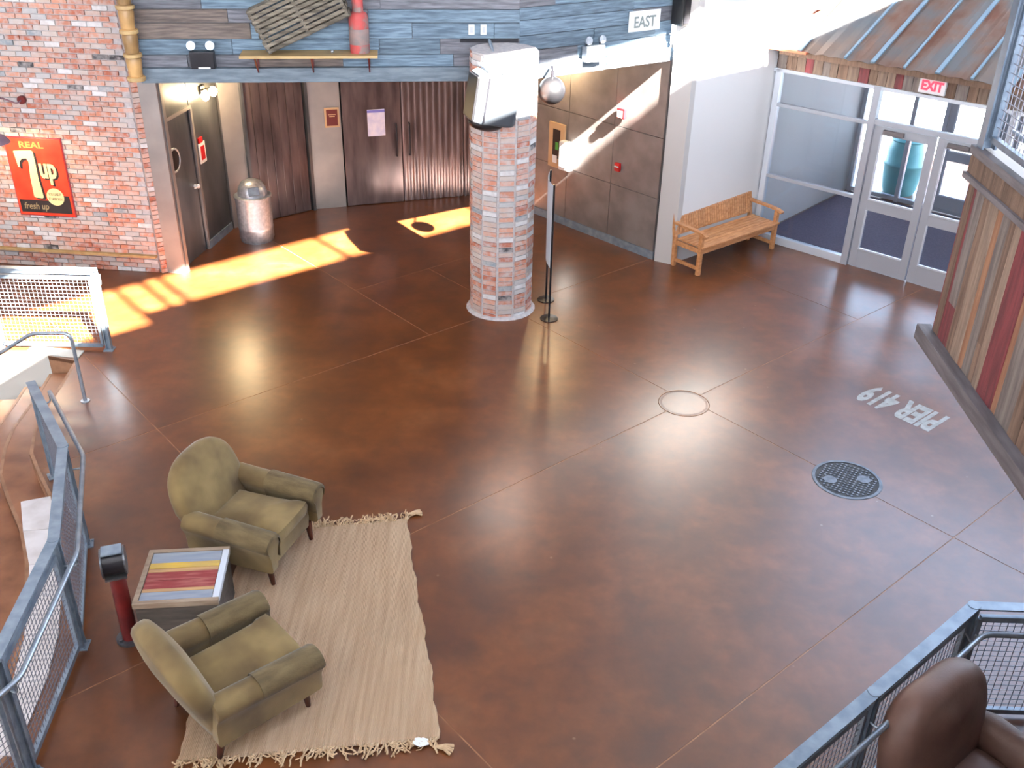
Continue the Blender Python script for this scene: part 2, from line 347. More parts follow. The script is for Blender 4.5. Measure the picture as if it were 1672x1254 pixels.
M['t_rim'] = mat('grey_brown_rim', srgb(136, 116, 98), srgb(160, 142, 124), rough=.55, scale=4, stretch=(1, 6, 6))
M['concrete_cap'] = mat('pale_stringer_paint', srgb(206, 204, 196), rough=.6)
M['green'] = mat('green_print', srgb(70, 150, 60), rough=.6)
M['dark'] = mat('dark_glazing', srgb(24, 22, 24), rough=.15)
# rug material: lengthwise stripes of jute
def rug_mat():
    m = mat('woven_jute', srgb(222, 188, 152), srgb(240, 212, 180), rough=.95, scale=5, stretch=(6, .25, 1), detail=6, bump=0)
    t = m.node_tree; N = t.nodes; L = t.links; b = N['Principled BSDF']; co = N.new('ShaderNodeTexCoord')
    wv = N.new('ShaderNodeTexWave'); wv.bands_direction = 'X'; wv.inputs['Scale'].default_value = 26; wv.inputs['Distortion'].default_value = 1.5; wv.inputs['Detail'].default_value = 3; L.new(co.outputs['Object'], wv.inputs['Vector'])
    bp = N.new('ShaderNodeBump'); bp.inputs['Strength'].default_value = .7; bp.inputs['Distance'].default_value = .006; L.new(wv.outputs['Fac'], bp.inputs['Height']); L.new(bp.outputs[0], b.inputs['Normal'])
    return m
M['rug'] = rug_mat()
def glass_mat(name, tint=(.93, .97, 1, 1)):
    m = bpy.data.materials.new(name); m.use_nodes = True; t = m.node_tree; N = t.nodes; L = t.links; N.remove(N['Principled BSDF'])
    a = N.new('ShaderNodeBsdfTransparent'); a.inputs[0].default_value = tint; g = N.new('ShaderNodeBsdfGlossy'); g.inputs['Roughness'].default_value = .02
    f = N.new('ShaderNodeFresnel'); f.inputs[0].default_value = 1.45; mx = N.new('ShaderNodeMixShader'); L.new(f.outputs[0], mx.inputs[0]); L.new(a.outputs[0], mx.inputs[1]); L.new(g.outputs[0], mx.inputs[2])
    L.new(mx.outputs[0], N['Material Output'].inputs[0]); return m
M['glass'] = glass_mat('clear_glass')

# grid axes of the floor joints
TH = R(40.9); U = Vector((math.cos(TH), math.sin(TH), 0)); V = Vector((-math.sin(TH), math.cos(TH), 0))

# ================================================================ STRUCTURE
def clip(poly, nx, ny, c):
    out = []
    for i in range(len(poly)):
        a, b = poly[i], poly[(i+1) % len(poly)]
        da, db = nx*a[0]+ny*a[1]-c, nx*b[0]+ny*b[1]-c
        if da <= 0: out.append(a)
        if (da < 0 < db) or (db < 0 < da):
            t = da/(da-db); out.append((a[0]+(b[0]-a[0])*t, a[1]+(b[1]-a[1])*t))
    return out
NOSE = [(-5.30, 10.55), (-5.25, 10.1), (-5.22, 9.7), (-5.20, 9.3), (-5.12, 8.95), (-4.98, 8.54), (-4.72, 8.15), (-4.40, 7.7), (-4.12, 7.2), (-3.86, 6.6), (-3.66, 5.95), (-3.52, 4.8), (-3.66, 3.8), (-4.1, 2.4), (-4.5, -5.8)]
floor_poly = [(12, -5.8), (12, 20), (-11, 20), (-11, 10.95), (-5.95, 10.75)] + NOSE
floor = empty('floor', kind='structure')
sub = BM(); prism(sub, floor_poly, -.3, -.0025); obj('joint_filler', sub, M['joint'], floor)
cells = [(-20, 3.04, -20, 6.15), (-20, 3.04, 6.15, 9.35), (-20, 3.04, 9.35, 30),
         (3.04, 8.05, -20, 2.9), (8.05, 30, -20, 2.9), (3.04, 8.05, 2.9, 6.15), (8.05, 30, 2.9, 6.15), (3.04, 8.0, 6.15, 9.35), (8.0, 11.5, 6.15, 9.35), (11.5, 30, 6.15, 9.35),
         (3.04, 6.68, 9.35, 30), (6.68, 7.95, 9.35, 11.12), (7.95, 30, 9.35, 11.12), (6.68, 30, 11.12, 30)]
g = .006
for a0, a1, b0, b1 in cells:
    P = clip(floor_poly, -U.x, -U.y, -(a0+g)); P = clip(P, U.x, U.y, a1-g); P = clip(P, -V.x, -V.y, -(b0+g)); P = clip(P, V.x, V.y, b1-g)
    if len(P) > 2:
        b = BM(); prism(b, P, -.05, 0); obj('floor_slab', b, M['floor'], floor)
b = BM(); lathe(b, [(.0, .002), (.25, .002), (.27, .0005), (.27, -.02)], 32); obj('core_patch', b, M['floor'], floor, loc=(1.98, 9.85, 0))
b = BM()
tube(b, [(.29*math.cos(k*math.pi/16), .29*math.sin(k*math.pi/16), 0) for k in range(33)], .006, 6); obj('core_ring', b, M['joint'], floor, loc=(1.98, 9.85, 0))

# stair going down to the left
stair = empty('curved_staircase', label='curved brown stained steps going down beside the mesh railing', cat='stairs')
def off(poly, d):
    out = []
    for i, p in enumerate(poly):
        a = poly[max(0, i-1)]; c = poly[min(len(poly)-1, i+1)]
        t = Vector((c[0]-a[0], c[1]-a[1])).normalized(); n = Vector((t.y, -t.x))
        out.append((p[0]+n.x*d, p[1]+n.y*d))
    return out
for k in range(1, 6):
    a = off(NOSE, .33*(k-1)-.02); c = off(NOSE, .33*k)
    b = BM(); prism(b, a+c[::-1], -.17*k-.05, -.17*k); obj('tread', b, M['tread'], stair)
    b = BM(); n0 = off(NOSE, .33*(k-1)-.035); n1 = off(NOSE, .33*(k-1)+.0); prism(b, n0+n1[::-1], -.17*(k-1)-.03, -.17*(k-1)+(.002 if k > 1 else .001)); obj('nose_highlight', b, M['joint'], stair)  # pale strip draws the light caught by each step edge
    b = BM(); q = off(NOSE, .33*(k-1)-.03); q2 = off(NOSE, .33*(k-1)-.005); prism(b, q+q2[::-1], -.17*k, -.17*(k-1)-.045 if k > 1 else -.05); obj('riser', b, M['riser'], stair)
b = BM(); box(b, (-9, 3, -1.06), (12, 20, .1)); tag(obj('floor_lower', b, M['lowfloor']), kind='structure')
# pale stringer wall along the far side of the stair
b = BM()
pts = [(-5.30, 10.62, 0), (-5.95, 10.80, 0), (-7.9, 11.1, -.95)]
pr = [(-5.28, .012), (-5.95, .012), (-7.9, -.85), (-7.9, -1.05), (-5.28, -1.05)]
lo = [b.verts.new((x, 10.62-(x+5.3)*.12, z)) for x, z in pr]; hi = [b.verts.new((x, 10.80-(x+5.3)*.12, z)) for x, z in pr]
b.faces.new(lo); b.faces.new(hi[::-1])
for i in range(5): b.faces.new((lo[i], hi[i], hi[(i+1) % 5], lo[(i+1) % 5]))
bmesh.ops.recalc_face_normals(b, faces=b.faces[:])
obj('stringer', b, M['concrete_cap'], stair)
# pale blocks along the railing
blk = off(NOSE, .0)
inner = [(-4.45, 7.80), (-4.19, 7.3), (-3.97, 6.85), (-3.78, 6.4), (-3.62, 5.95), (-3.52, 5.5), (-3.47, 5.05), (-3.47, 4.75)]
outer = [(-4.70, 7.70), (-4.48, 7.25), (-4.22, 6.78), (-4.04, 6.35), (-3.88, 5.9), (-3.78, 5.5), (-3.70, 5.05), (-3.66, 4.75)]
for i in range(len(inner)-1):
    b = BM(); pp = [inner[i], inner[i+1], outer[i+1], outer[i]]
    cxx = sum(p[0] for p in pp)/4; cyy = sum(p[1] for p in pp)/4
    pp = [(cxx+(p[0]-cxx)*.985, cyy+(p[1]-cyy)*.985) for p in pp]
    prism(b, pp, -.17, .012); obj('coping_block', b, M['stone'], stair)

# ---- left brick wall
BWP, BWQ = (-5.13, 13.26), (-11.0, 13.8)
ang, L_ = frame_of(BWQ, BWP)
wl = empty('wall_left', (BWP[0], BWP[1], 0), ang, kind='structure')      # local -x goes left, -y into the room
b = BM(); box(b, (-L_/2, .15, 5.25), (L_, .3-.016, 10.5)); obj('mortar_backing', b, M['mortar'], wl)
bl, bh, bd = .198, .058, .1
def brick_mesh(seed, l=bl, h=bh, d=.06):
    r = random.Random(seed); b = BM(); box(b, (0, 0, 0), (l-r.uniform(0, .006), d, h-r.uniform(0, .004)))
    for v in b.verts: v.co += Vector((r.uniform(-.003, .003), r.uniform(-.004, .004), r.uniform(-.002, .002)))
    me = bpy.data.meshes.new('brick'); b.to_mesh(me); b.free(); me.materials.append(M['brick']); return me
BR = [brick_mesh(i) for i in range(6)]
cand = []
row = 0
z = .034
while z < 5.4:
    x = -.1 - (.105 if row % 2 else 0)
    while x > -3.6:
        cand.append((x, z)); x -= .21
    z += .0677; row += 1
camp = Vector((0, 0, 5.8))
def wpos(e, x, y, z): return Vector((e.location.x+x*math.cos(e.rotation_euler.z)-y*math.sin(e.rotation_euler.z), e.location.y+x*math.sin(e.rotation_euler.z)+y*math.cos(e.rotation_euler.z), z))
def inview(p):
    d = p-camp; f = d.dot(fwd)
    if f <= 0: return False
    return abs(d.dot(rr)/f) < 836/1623 and abs(d.dot(uu)/f) < 627/1623
vis = [(wpos(wl, x, 0, z)-camp).length if inview(wpos(wl, x, 0, z)) else 1e6+rnd.random() for x, z in cand]
order = sorted(range(len(cand)), key=lambda i: vis[i]); pick = set(order[:300])
st = BM()
for i, (x, z) in enumerate(cand):
    if i in pick: inst('brick', BR[rnd.randrange(6)], wl, (x, rnd.uniform(.012, .020), z))
    else: box(st, (x, .016+rnd.uniform(-.004, .004), z), (bl-rnd.uniform(0, .006), .06, bh-rnd.uniform(0, .004)))
for i in range(int(5.3/.0677)):   # splayed return of the corner
    zz = .034+i*.0677
    box(st, (.11, .055, zz), (.205, .06, bh), Matrix.Rotation(math.atan2(.13, .18)+.06, 4, 'Z'))
tag(obj('joined_bricks', st, M['brick_i'], wl), kind='stuff')
b = BM(); box(b, (-L_/2, -.03, .255), (L_, .07, .03)); obj('base_ledge', b, M['tan_rim'], wl)
b = BM(); prism(b, [(0, .02), (.19, .15), (.19, .5), (0, .3)], 0, 10.5); obj('corner_backing', b, M['mortar'], wl)

# ---- alcove, left side metal wall with door_1
D0, D1 = (-4.75, 13.28), (-4.48, 15.05)
ang, L_ = frame_of(D0, D1)
wa = empty('wall_alcove', (D0[0], D0[1], 0), ang, kind='structure')      # local x goes deeper, +y is behind the wall (left), -y room
b = BM(); box(b, (.44, .12, 2.55), (.9, .1, .82)); obj('door_head_panel', b, M['darksteel'], wa)
b = BM(); box(b, (1.36, .12, 1.48), (.9, .1, 2.96)); obj('steel_panel', b, M['darksteel'], wa)
b = BM(); box(b, (-.03, .13, 1.48), (.05, .26, 2.96)); obj('jamb', b, M['palesteel'], wa)
b = BM(); box(b, (.93, .065, 1.07), (.05, .03, 2.14)); box(b, (.46, .065, 2.155), (.95, .03, .05)); obj('jamb', b, M['palesteel'], wa)
b = BM(); box(b, (1.36, .055, .06), (.86, .02, .12)); obj('baseboard', b, M['rail'], wa)
b = BM(); prism(b, [(-4.98, 13.40), (-4.73, 13.27), (-4.72, 13.34), (-4.95, 13.46)], 0, 2.96); tag(obj('trim_1', b, M['palesteel']), kind='structure')
dr = empty('door_1', (D0[0], D0[1], 0), ang, kind='structure')
b = BM(); box(b, (.45, .12, 1.06), (.88, .045, 2.12)); obj('leaf', b, M['darksteel'], dr)
b = BM(); lathe(b, [(.0, 0), (.15, 0), (.15, .01), (0, .012)], 24, Matrix.Translation((.3, .092, 1.56)) @ Matrix.Rotation(R(90), 4, 'X')); obj('porthole', b, M['dark'], dr)
b = BM(); tube(b, [(.3+.16*math.cos(a*math.pi/12), .09, 1.56+.16*math.sin(a*math.pi/12)) for a in range(25)], .018, 8); obj('porthole_ring', b, M['galv'], dr, True)
b = BM(); cyl(b, (.80, .1, 1.03), (.80, .03, 1.03), .025); cyl(b, (.80, .04, 1.03), (.69, .04, 1.03), .012); sph(b, (.80, .04, 1.03), .032, 10); tag(obj('lever_handle', b, M['alu_edge'], dr, True), 'bright steel lever handle')

# ---- back wall of the alcove: pale panel, plank door, panel, double doors
B0, B1, B2, SE = (-4.48, 15.05), (-3.38, 16.01), (-.50, 16.96), (.29, 16.09)
aA, LA = frame_of(B0, B1); aB, LB = frame_of(B1, B2)
wb = empty('wall_back', kind='structure')
def on(P, a, x, y=0, z=0): return (P[0]+x*math.cos(a)-y*math.sin(a), P[1]+x*math.sin(a)+y*math.cos(a), z)
def corr_sheet(x0, x1, z0, z1, pitch=.085, dep=.014):
    b = BM(); n = int((x1-x0)/pitch); lo = []; hi = []
    for i in range(n*4+1):
        x = x0+(x1-x0)*i/(n*4); y = (0, -dep, -dep, 0)[i % 4]
        lo.append(b.verts.new((x, y, z0))); hi.append(b.verts.new((x, y, z1)))
    for i in range(n*4): b.faces.new((lo[i], lo[i+1], hi[i+1], hi[i]))
    a = [b.verts.new(c) for c in ((x0, .04, z0), (x1, .04, z0), (x1, .04, z1), (x0, .04, z1))]; b.faces.new(a)
    return b
b = BM(); box(b, (.17, .1, 1.48), (.34, .1, 2.96)); obj('steel_panel', b, M['palesteel'], wb, loc=on(B0, aA, 0), rot=(0, 0, aA))
b = BM(); box(b, (.26, .1, 1.48), (.55, .1, 2.96)); obj('steel_panel', b, M['palesteel'], wb, loc=on(B1, aB, 0), rot=(0, 0, aB))
b = BM(); box(b, (.92, .1, 2.64), (1.2, .1, .64)); obj('door_head_panel', b, M['corr'], wb, loc=on(B0, aA, 0), rot=(0, 0, aA))
b = BM(); box(b, (1.6, .1, 2.64), (2.2, .1, .64)); obj('door_head_panel', b, M['corr'], wb, loc=on(B1, aB, 0), rot=(0, 0, aB))
b = corr_sheet(2.62, LB+.05, 0, 2.96); obj('corrugated_panel', b, M['corr'], wb, loc=on(B1, aB, 0, .08), rot=(0, 0, aB))
d2 = empty('door_2', on(B0, aA, .36, .05), aA, kind='structure')
for i in range(7): obj('plank', bx((.08+.148*i, 0, 1.18), (.142, .05+.012*(i % 2), 2.34), .003), M['corr'], d2)
obj('top_rail', bx((.53, -.03, 2.36), (1.08, .03, .1)), M['corr'], d2); obj('stile', bx((1.09, -.02, 1.18), (.05, .09, 2.36)), M['darksteel'], d2); obj('stile', bx((-.0, -.02, 1.18), (.04, .09, 2.36)), M['darksteel'], d2)
for k, (x0, x1) in enumerate(((.56, 1.53), (1.55, 2.60))):
    d3 = empty('door_%d' % (3+k), on(B1, aB, 0, .06), aB, kind='structure')
    if k == 0: obj('leaf', bx((x0+(x1-x0)/2, 0, 1.16), (x1-x0, .05, 2.3), .004), M['corr'], d3)
    else: obj('leaf', corr_sheet(x0, x1, .01, 2.31, .1, .012), M['corr'], d3)
    hx = 1.44 if k == 0 else 1.66
    b = BM(); tube(b, bend([(hx, 0, .82), (hx, -.07, .82), (hx, -.07, 1.36), (hx, 0, 1.36)], .03), .014, 8); tag(obj('pull_handle', b, M['blackmetal'], d3, True), 'long dark bar pull handle')
bk = BM(); prism(bk, [(-4.66, 15.15), (-3.45, 16.2), (-.5, 17.2), (-.3, 17.5), (-3.6, 16.6), (-5.0, 15.4)], -.02, 3.0); obj('backing', bk, M['blackmetal'], wb)  # unseen dark slab, added to stop daylight showing through the door gaps
# notices
sg = empty('framed_notice', on(B1, aB, .39, .03, 1.53), aB, label='small maroon notice in tan frame on panel between the dark doors', cat='sign')
obj('frame', bx((0, 0, 0), (.24, .02, .32), .003), M['tanframe'], sg); obj('plate', bx((0, -.012, .0), (.18, .006, .26)), M['maroon'], sg)
b = BM(); box(b, (0, -.016, .05), (.12, .002, .012)); box(b, (0, -.016, .02), (.09, .002, .012)); obj('lettering', b, M['tanframe'], sg)
ps = empty('paper_notice', on(B1, aB, 1.11, .025, 1.40), aB, label='pale blue and white paper notice taped on the dark double door', cat='poster')
obj('sheet', bx((0, 0, 0), (.29, .004, .44)), M['paper'], ps); obj('heading', bx((0, -.004, .19), (.29, .003, .04)), mat('blue_print', srgb(120, 120, 200), rough=.7), ps)

# ---- steel panel wall right of the column
S0 = (2.1, 14.14); aS = math.atan2(16.96-14.14, -.50-2.1)
aS2, LS = frame_of((-.50, 16.96), S0)
wsP = (-.50, 16.96)
ws_ = empty('wall_steel', (wsP[0], wsP[1], 0), aS2, kind='structure')
obj('backing', bx((LS/2, .1, 1.48), (LS, .1, 2.96)), M['darksteel'], ws_)
npx = 4; pw = (LS-.02)/npx
for i in range(npx):
    for j, (z0, z1) in enumerate(((.12, .95), (.95, 1.85), (1.85, 2.96))):
        obj('steel_panel', bx((pw*(i+.5), .035, (z0+z1)/2), (pw-.008, .04, z1-z0-.008), .002), M['steel'], ws_)
obj('baseboard', bx((LS/2, .01, .06), (LS, .03, .12)), M['rail'], ws_)
def ons(s, y, z): return on(S0, aS2, -s, y, z)
# alcove soffit
b = BM(); prism(b, [(-4.58, 12.26), (-4.50, 12.26), (.01, 12.83), (2.06, 14.24), (2.3, 14.5), (.6, 17.4), (-5.2, 17.4), (-4.95, 13.45), (-4.6, 13.3)], 2.96, 3.06); tag(obj('ceiling_alcove', b, M['greywall']), kind='structure')
b = BM(); box(b, (-5.3, 16, 1.5), (.1, 5, 3)); tag(obj('wall_service', b, M['greywall']), kind='structure')

# ---- fascia with weathered blue boards
def board_wall(name, P, Q, z0, z1, cover, rowh, seed, mats, weights):
    a, L0 = frame_of(P, Q); r = random.Random(seed)
    e = empty(name, (P[0], P[1], 0), a, kind='structure')
    obj('backing', bx((L0/2, .12, (z0+10.5)/2), (L0, .12, 10.5-z0)), M['greywood'], e)
    obj('bottom_beam', bx((L0/2, .02, z0+.085), (L0, .12, .17), .006), M['bluebeam'], e)
    z = z0+.17
    while z < z1:
        h = rowh*r.uniform(.82, 1.15); x = -r.uniform(0, 1.2)
        while x < L0:
            l = r.uniform(.7, 2.1); xa, xb = max(x, 0), min(x+l, L0)
            if xb-xa > .03: obj('board', bx(((xa+xb)/2, .045-r.uniform(0, .012), z+h/2), (xb-xa-.006, .025, h-.008), .002), M[r.choices(mats, weights)[0]], e)
            x += l
        z += h
    return e, a, L0
F0, F1, F2 = (-4.56, 12.24), (.01, 12.79), (2.1, 14.22)
ff, aF, LF = board_wall('wall_fascia_left', F0, F1, 2.94, 4.35, None, .165, 3, ['bluewood', 'greywood', 'brownwood'], [7, 3, 1.2])
fr, aG, LG = board_wall('wall_fascia_right', F1, F2, 2.94, 4.35, None, .165, 5, ['bluewood', 'greywood', 'brownwood'], [7, 2, 1])
obj('end_panel', bx((-.0, .55, 6.7), (.06, 1.1, 7.5)), M['greywood'], ff)

# ---- white wall behind the bench
WP, WQ = (2.36, 13.99), (3.84, 15.25)
aW, LW = frame_of(WP, WQ)
ww = empty('wall_white', (WP[0], WP[1], 0), aW, kind='structure')
obj('plaster', bx((LW/2, .09, 5.25), (LW, .18, 10.5)), M['white'], ww); obj('plaster', bx((LW+1.6, .09, 6.95), (3.2, .18, 7.1)), M['white'], ww)
b = BM(); prism(b, [(2.12, 14.10), (2.38, 13.955), (2.48, 14.10), (2.22, 14.30)], 0, 10.5); obj('wall_end', b, M['greywall'], ww, loc=(0, 0, 0)); ww.children[-1].matrix_parent_inverse = Matrix.Translation((WP[0], WP[1], 0)).inverted() if False else ww.children[-1].matrix_parent_inverse
E_end = ww.children[-1]; E_end.rotation_euler = (0, 0, -aW); E_end.location = Matrix.Rotation(-aW, 3, 'Z') @ Vector((-WP[0], -WP[1], 0))

# ---- storefront (inner line G), vestibule, outer line
G0 = Vector((3.98, 15.11, 0)); GA = math.atan2(-.668, .744)
win1 = empty('window_1', G0, GA, kind='structure')
fw = .06
def fbar(par, x, y, z, sx, sy, sz, m='alu', nm='window_frame'): obj(nm, bx((x, y, z), (sx, sy, sz), .004), M[m], par)
fbar(win1, -.12, 0, 1.33, .09, .1, 2.66, 'alu_edge'); fbar(win1, 1.42, 0, 1.33, .10, .12, 2.66)
fbar(win1, .64, 0, .06, 1.5, .1, .12, 'alu_edge'); fbar(win1, .64, 0, 1.05, 1.46, .08, .05); fbar(win1, .64, 0, 2.14, 1.46, .08, .05); fbar(win1, 1.6, 0, 2.64, 3.6, .1, .05, 'alu_edge')
fbar(win1, 2.35, 0, 2.18, 1.8, .1, .07)
for z0, z1 in ((.12, 1.03), (1.08, 2.12), (2.17, 2.62)): obj('pane', bx((.64, 0, (z0+z1)/2), (1.46, .008, z1-z0)), M['glass'], win1)
obj('pane', bx((2.35, 0, 2.42), (1.8, .008, .4)), M['glass'], win1)
fbar(win1, 3.28, 0, 1.33, .08, .1, 2.66)
for xq in (4.8, 6.4, 8.0): fbar(win1, xq, 0, 1.33, .08, .1, 2.66)
fbar(win1, 5.64, 0, .06, 4.7, .1, .12); fbar(win1, 5.64, 0, 1.05, 4.7, .08, .05); fbar(win1, 5.64, 0, 2.14, 4.7, .08, .05); fbar(win1, 5.7, 0, 2.64, 4.6, .1, .05)
for xq in (4.04, 5.6, 7.2):
    for z0, z1 in ((.12, 1.03), (1.08, 2.12), (2.17, 2.62)): obj('pane', bx((xq, 0, (z0+z1)/2), (1.45, .008, z1-z0)), M['glass'], win1)
def storedoor(name, par_loc, ang_, x0, w_, zt, hinge_left=True, y=0):
    e = empty(name, par_loc, ang_, kind='structure')
    st_ = .11; x1 = x0+w_
    for xx in (x0+st_/2, x1-st_/2): obj('stile', bx((xx, y, zt/2), (st_, .05, zt-.02), .003), M['alu'], e)
    for zc, hh_ in ((.15, .28), (.98, .16), (zt-.07, .12)): obj('rail', bx((x0+w_/2, y, zc), (w_-2*st_, .05, hh_), .003), M['alu'], e)
    for z0, z1 in ((.29, .90), (1.06, zt-.13)):
        obj('pane', bx((x0+w_/2, y, (z0+z1)/2), (w_-2*st_, .008, z1-z0)), M['glass'], e)
        obj('glazing_bead', bx((x0+w_/2, y-.02, z0+.01), (w_-2*st_, .03, .025)), M['alu_edge'], e)
        obj('glazing_bead', bx((x0+st_+.01, y-.02, (z0+z1)/2), (.02, .03, z1-z0)), M['alu_edge'], e)
    obj('door_closer', bx((x0+.3, y-.06, zt-.07), (.3, .05, .06), .006), M['b_trim'], e)
    b = BM(); hx = x1-.16 if hinge_left else x0+.16
    tube(b, bend([(hx-.25 if hinge_left else hx+.25, y+.03, 1.0), (hx-.25 if hinge_left else hx+.25, y+.07, 1.0), (hx, y+.07, 1.0), (hx, y+.03, 1.0)], .02), .012, 8); obj('push_bar', b, M['galv'], e, True)
    return e
storedoor('door_5', G0, GA, 1.48, .89, 2.14)
storedoor('door_6', G0, GA, 2.39, .87, 2.14, False)
# boards above the storefront
wfb = empty('wall_storefront_head', G0, GA, kind='structure')
obj('backing', bx((3.9, .06, 2.83), (8.3, .08, .34)), M['b_brown'], wfb)
x = -.16; r = random.Random(11)
seq = ['b_grey', 'b_brown', 'b_tan', 'b_red', 'b_tan', 'b_grey', 'b_tan', 'b_brown', 'b_tan', 'b_red', 'b_brown', 'b_tan', 'b_tan', 'b_red', 'b_grey', 'b_grey', 'b_brown', 'b_grey', 'b_brown', 'b_grey', 'b_brown', 'b_tan', 'b_grey', 'b_brown', 'b_grey', 'b_tan', 'b_red', 'b_grey', 'b_tan', 'b_brown']
for i in range(70):
    wd = r.uniform(.11, .17)
    if x > 8: break
    obj('board', bx((x+wd/2, -.01-r.uniform(0, .01), 2.82), (wd-.005, .025, .31), .002), M[seq[i % 30]], wfb); x += wd
# shed roof over the vestibule
roof = empty('shed_roof', G0, GA, label='rusty sheet metal shed roof over the glass entrance doors', cat='roof')
ts = .45; y0, y1 = -.22, 3.4; z0 = 2.98
def roof_panel(xa, xb, m, hip=False):
    b = BM()
    def pz(x, y): return z0+(y-y0)*ts
    xs = [xa+(xb-xa)*i/6 for i in range(7)]; top = []; bot = []
    for i, x in enumerate(xs):
        wob = .012*math.sin(x*23)
        yt = y1
        if hip: yt = y0+ (x-HX)*2.0 if False else y1
        top.append(b.verts.new((x, y0, z0+wob))); bot.append(b.verts.new((x+HS*(0), yt, pz(x, yt)+wob*.4)))
    for i in range(6): b.faces.new((top[i], top[i+1], bot[i+1], bot[i]))
    bmesh.ops.solidify(b, geom=b.faces[:], thickness=.015)
    return obj('roof_panel', b, m, roof)
HX = HS = 0
edges = [.25, .95, 1.35, 1.8, 2.25, 2.7, 3.2, 3.7, 4.3, 5, 5.8, 6.6, 7.4, 8.2]
mm = ['rust_l', 'rust', 'rust', 'rust', 'rust', 'rust_l', 'rust', 'rust', 'rust_l', 'rust', 'rust', 'rust', 'rust']
for i in range(len(edges)-1): roof_panel(edges[i], edges[i+1], M[mm[i]])
for i, x in enumerate(edges):
    b = BM(); wd = .06 if i % 2 == 0 else .035
    bar(b, (x, y0-.01, z0+.02), (x, y1, z0+.02+(y1-y0)*ts), wd, .025); obj('standing_seam', b, M['seam'], roof)
# hipped left end
b = BM(); a_ = b.verts.new((-.25, y0, z0)); b_ = b.verts.new((.25, y0, z0)); c_ = b.verts.new((.25, y1, z0+(y1-y0)*ts)); d_ = b.verts.new((-.25, y0+.3, z0+.0))
e_ = b.verts.new((-.05, y1*.72, z0+.62*(y1-y0)*ts))
b.faces.new((a_, b_, c_, e_, d_)); bmesh.ops.triangulate(b, faces=b.faces[:]); bmesh.ops.solidify(b, geom=b.faces[:], thickness=.02); obj('hip_panel', b, M['rust_d'], roof)
obj('eave_flashing', bx((.05, -.22, 2.975), (.65, .1, .03)), mat('orange_rust_flashing', srgb(190, 110, 78), srgb(170, 96, 70), rough=.6, scale=5), roof)
obj('eave_board', bx((4.0, -.13, 2.93), (8.2, .04, .08)), M['b_brown'], roof)
# exit sign
ex = empty('exit_sign', on((G0.x, G0.y), GA, 2.17, -.05, 2.79), GA, label='lit EXIT sign with red letters above the glass doors', cat='sign')
obj('housing', bx((0, 0, 0), (.36, .06, .2), .006), M['signwhite'], ex)
o = inst('lettering', text_mesh('EXIT', .17, .002, .008, .85), ex, (.0, -.034, 0), (R(90), 0, 0)); o.data.materials.append(M['exitlit'])
# vestibule floor, side wall, outer glazing
ves = BM(); prism(ves, [(-.15, .08), (7.9, .08), (7.9, 3.25), (-.15, 3.25)], .001, .008); o = obj('entrance_mat', ves, M['carpet'], loc=G0, rot=(0, 0, GA)); tag(o, 'dark purple grey entrance mat behind the glass doors', 'mat')
sw = BM(); box(sw, (-.24, 1.72, 1.7), (.1, 3.4, 3.4)); o = obj('wall_vestibule_left', sw, M['white'], loc=G0, rot=(0, 0, GA)); tag(o, kind='structure')
sw = BM(); box(sw, (8.1, 1.72, 1.7), (.1, 3.4, 3.4)); o = obj('wall_vestibule_right', sw, M['white'], loc=G0, rot=(0, 0, GA)); tag(o, kind='structure')
GO = on((G0.x, G0.y), GA, 0, 3.35)
win2 = empty('window_2', GO, GA, kind='structure')
for x in (-.15, .75, 1.3, 2.35, 3.4, 4.9, 6.4, 7.9): fbar(win2, x, 0, 1.6, .07, .1, 3.2)
for z in (.05, 2.3, 3.15): fbar(win2, 3.9, 0, z, 8.1, .09, .07)
for xa, xb in ((-.15, .75), (.75, 1.3), (3.4, 4.9), (4.9, 6.4), (6.4, 7.9)): obj('pane', bx(((xa+xb)/2, 0, 1.18), (xb-xa-.07, .008, 2.2)), M['glass'], win2)
for xa, xb in ((-.15, .75), (.75, 1.3), (1.3, 2.35), (2.35, 3.4), (3.4, 4.9), (4.9, 6.4), (6.4, 7.9)): obj('pane', bx(((xa+xb)/2, 0, 2.72), (xb-xa-.07, .008, .8)), M['glass'], win2)
storedoor('door_7', GO, GA, 1.34, .97, 2.25); storedoor('door_8', GO, GA, 2.39, .97, 2.25, False)
# big wall with clerestory above the vestibule
win3 = empty('window_3', GO, GA, kind='structure')
for i in range(7): fbar(win3, -.2+i*1.6, 0, 7.3, .09, .14, 6.5)
for z in (4.05, 6.15, 8.3, 10.45): fbar(win3, 4.6, 0, z, 9.8, .12, .09)
for i in range(6):
    for z0_, z1_ in ((4.1, 6.1), (6.2, 8.25), (8.35, 10.4)): obj('pane', bx((-.2+(i+.5)*1.6, 0, (z0_+z1_)/2), (1.5, .008, z1_-z0_)), M['glass'], win3)
wo = empty('wall_outer', GO, GA, kind='structure')
obj('plaster', bx((4.6, .1, 3.62), (9.8, .2, .82)), M['white'], wo); obj('plaster', bx((8.9, .1, 1.6), (1.8, .2, 3.25)), M['white'], wo)
b = BM(); prism(b, [(6.2, 17.7), (14.5, 10.2), (40, 10), (40, 45), (-10, 45), (-10, 25)], -.3, -.02); tag(obj('ground_outside', b, M['outground']), kind='structure')
# teal barrel outside
tb = empty('rain_barrel', (6.98, 17.62, 0), label='teal plastic barrel with domed lid seen through the left entrance door', cat='barrel')
b = BM(); lathe(b, [(.0, 0), (.26, 0), (.29, .08), (.32, .3), (.33, .5), (.345, .52), (.345, .56), (.33, .58), (.32, .8), (.27, .95)], 28); obj('body', b, M['teal'], tb, True)
b = BM(); lathe(b, [(.28, .95), (.29, .97), (.25, 1.06), (.15, 1.14), (.06, 1.17), (.0, 1.18)], 28); obj('lid', b, M['teal'], tb, True)

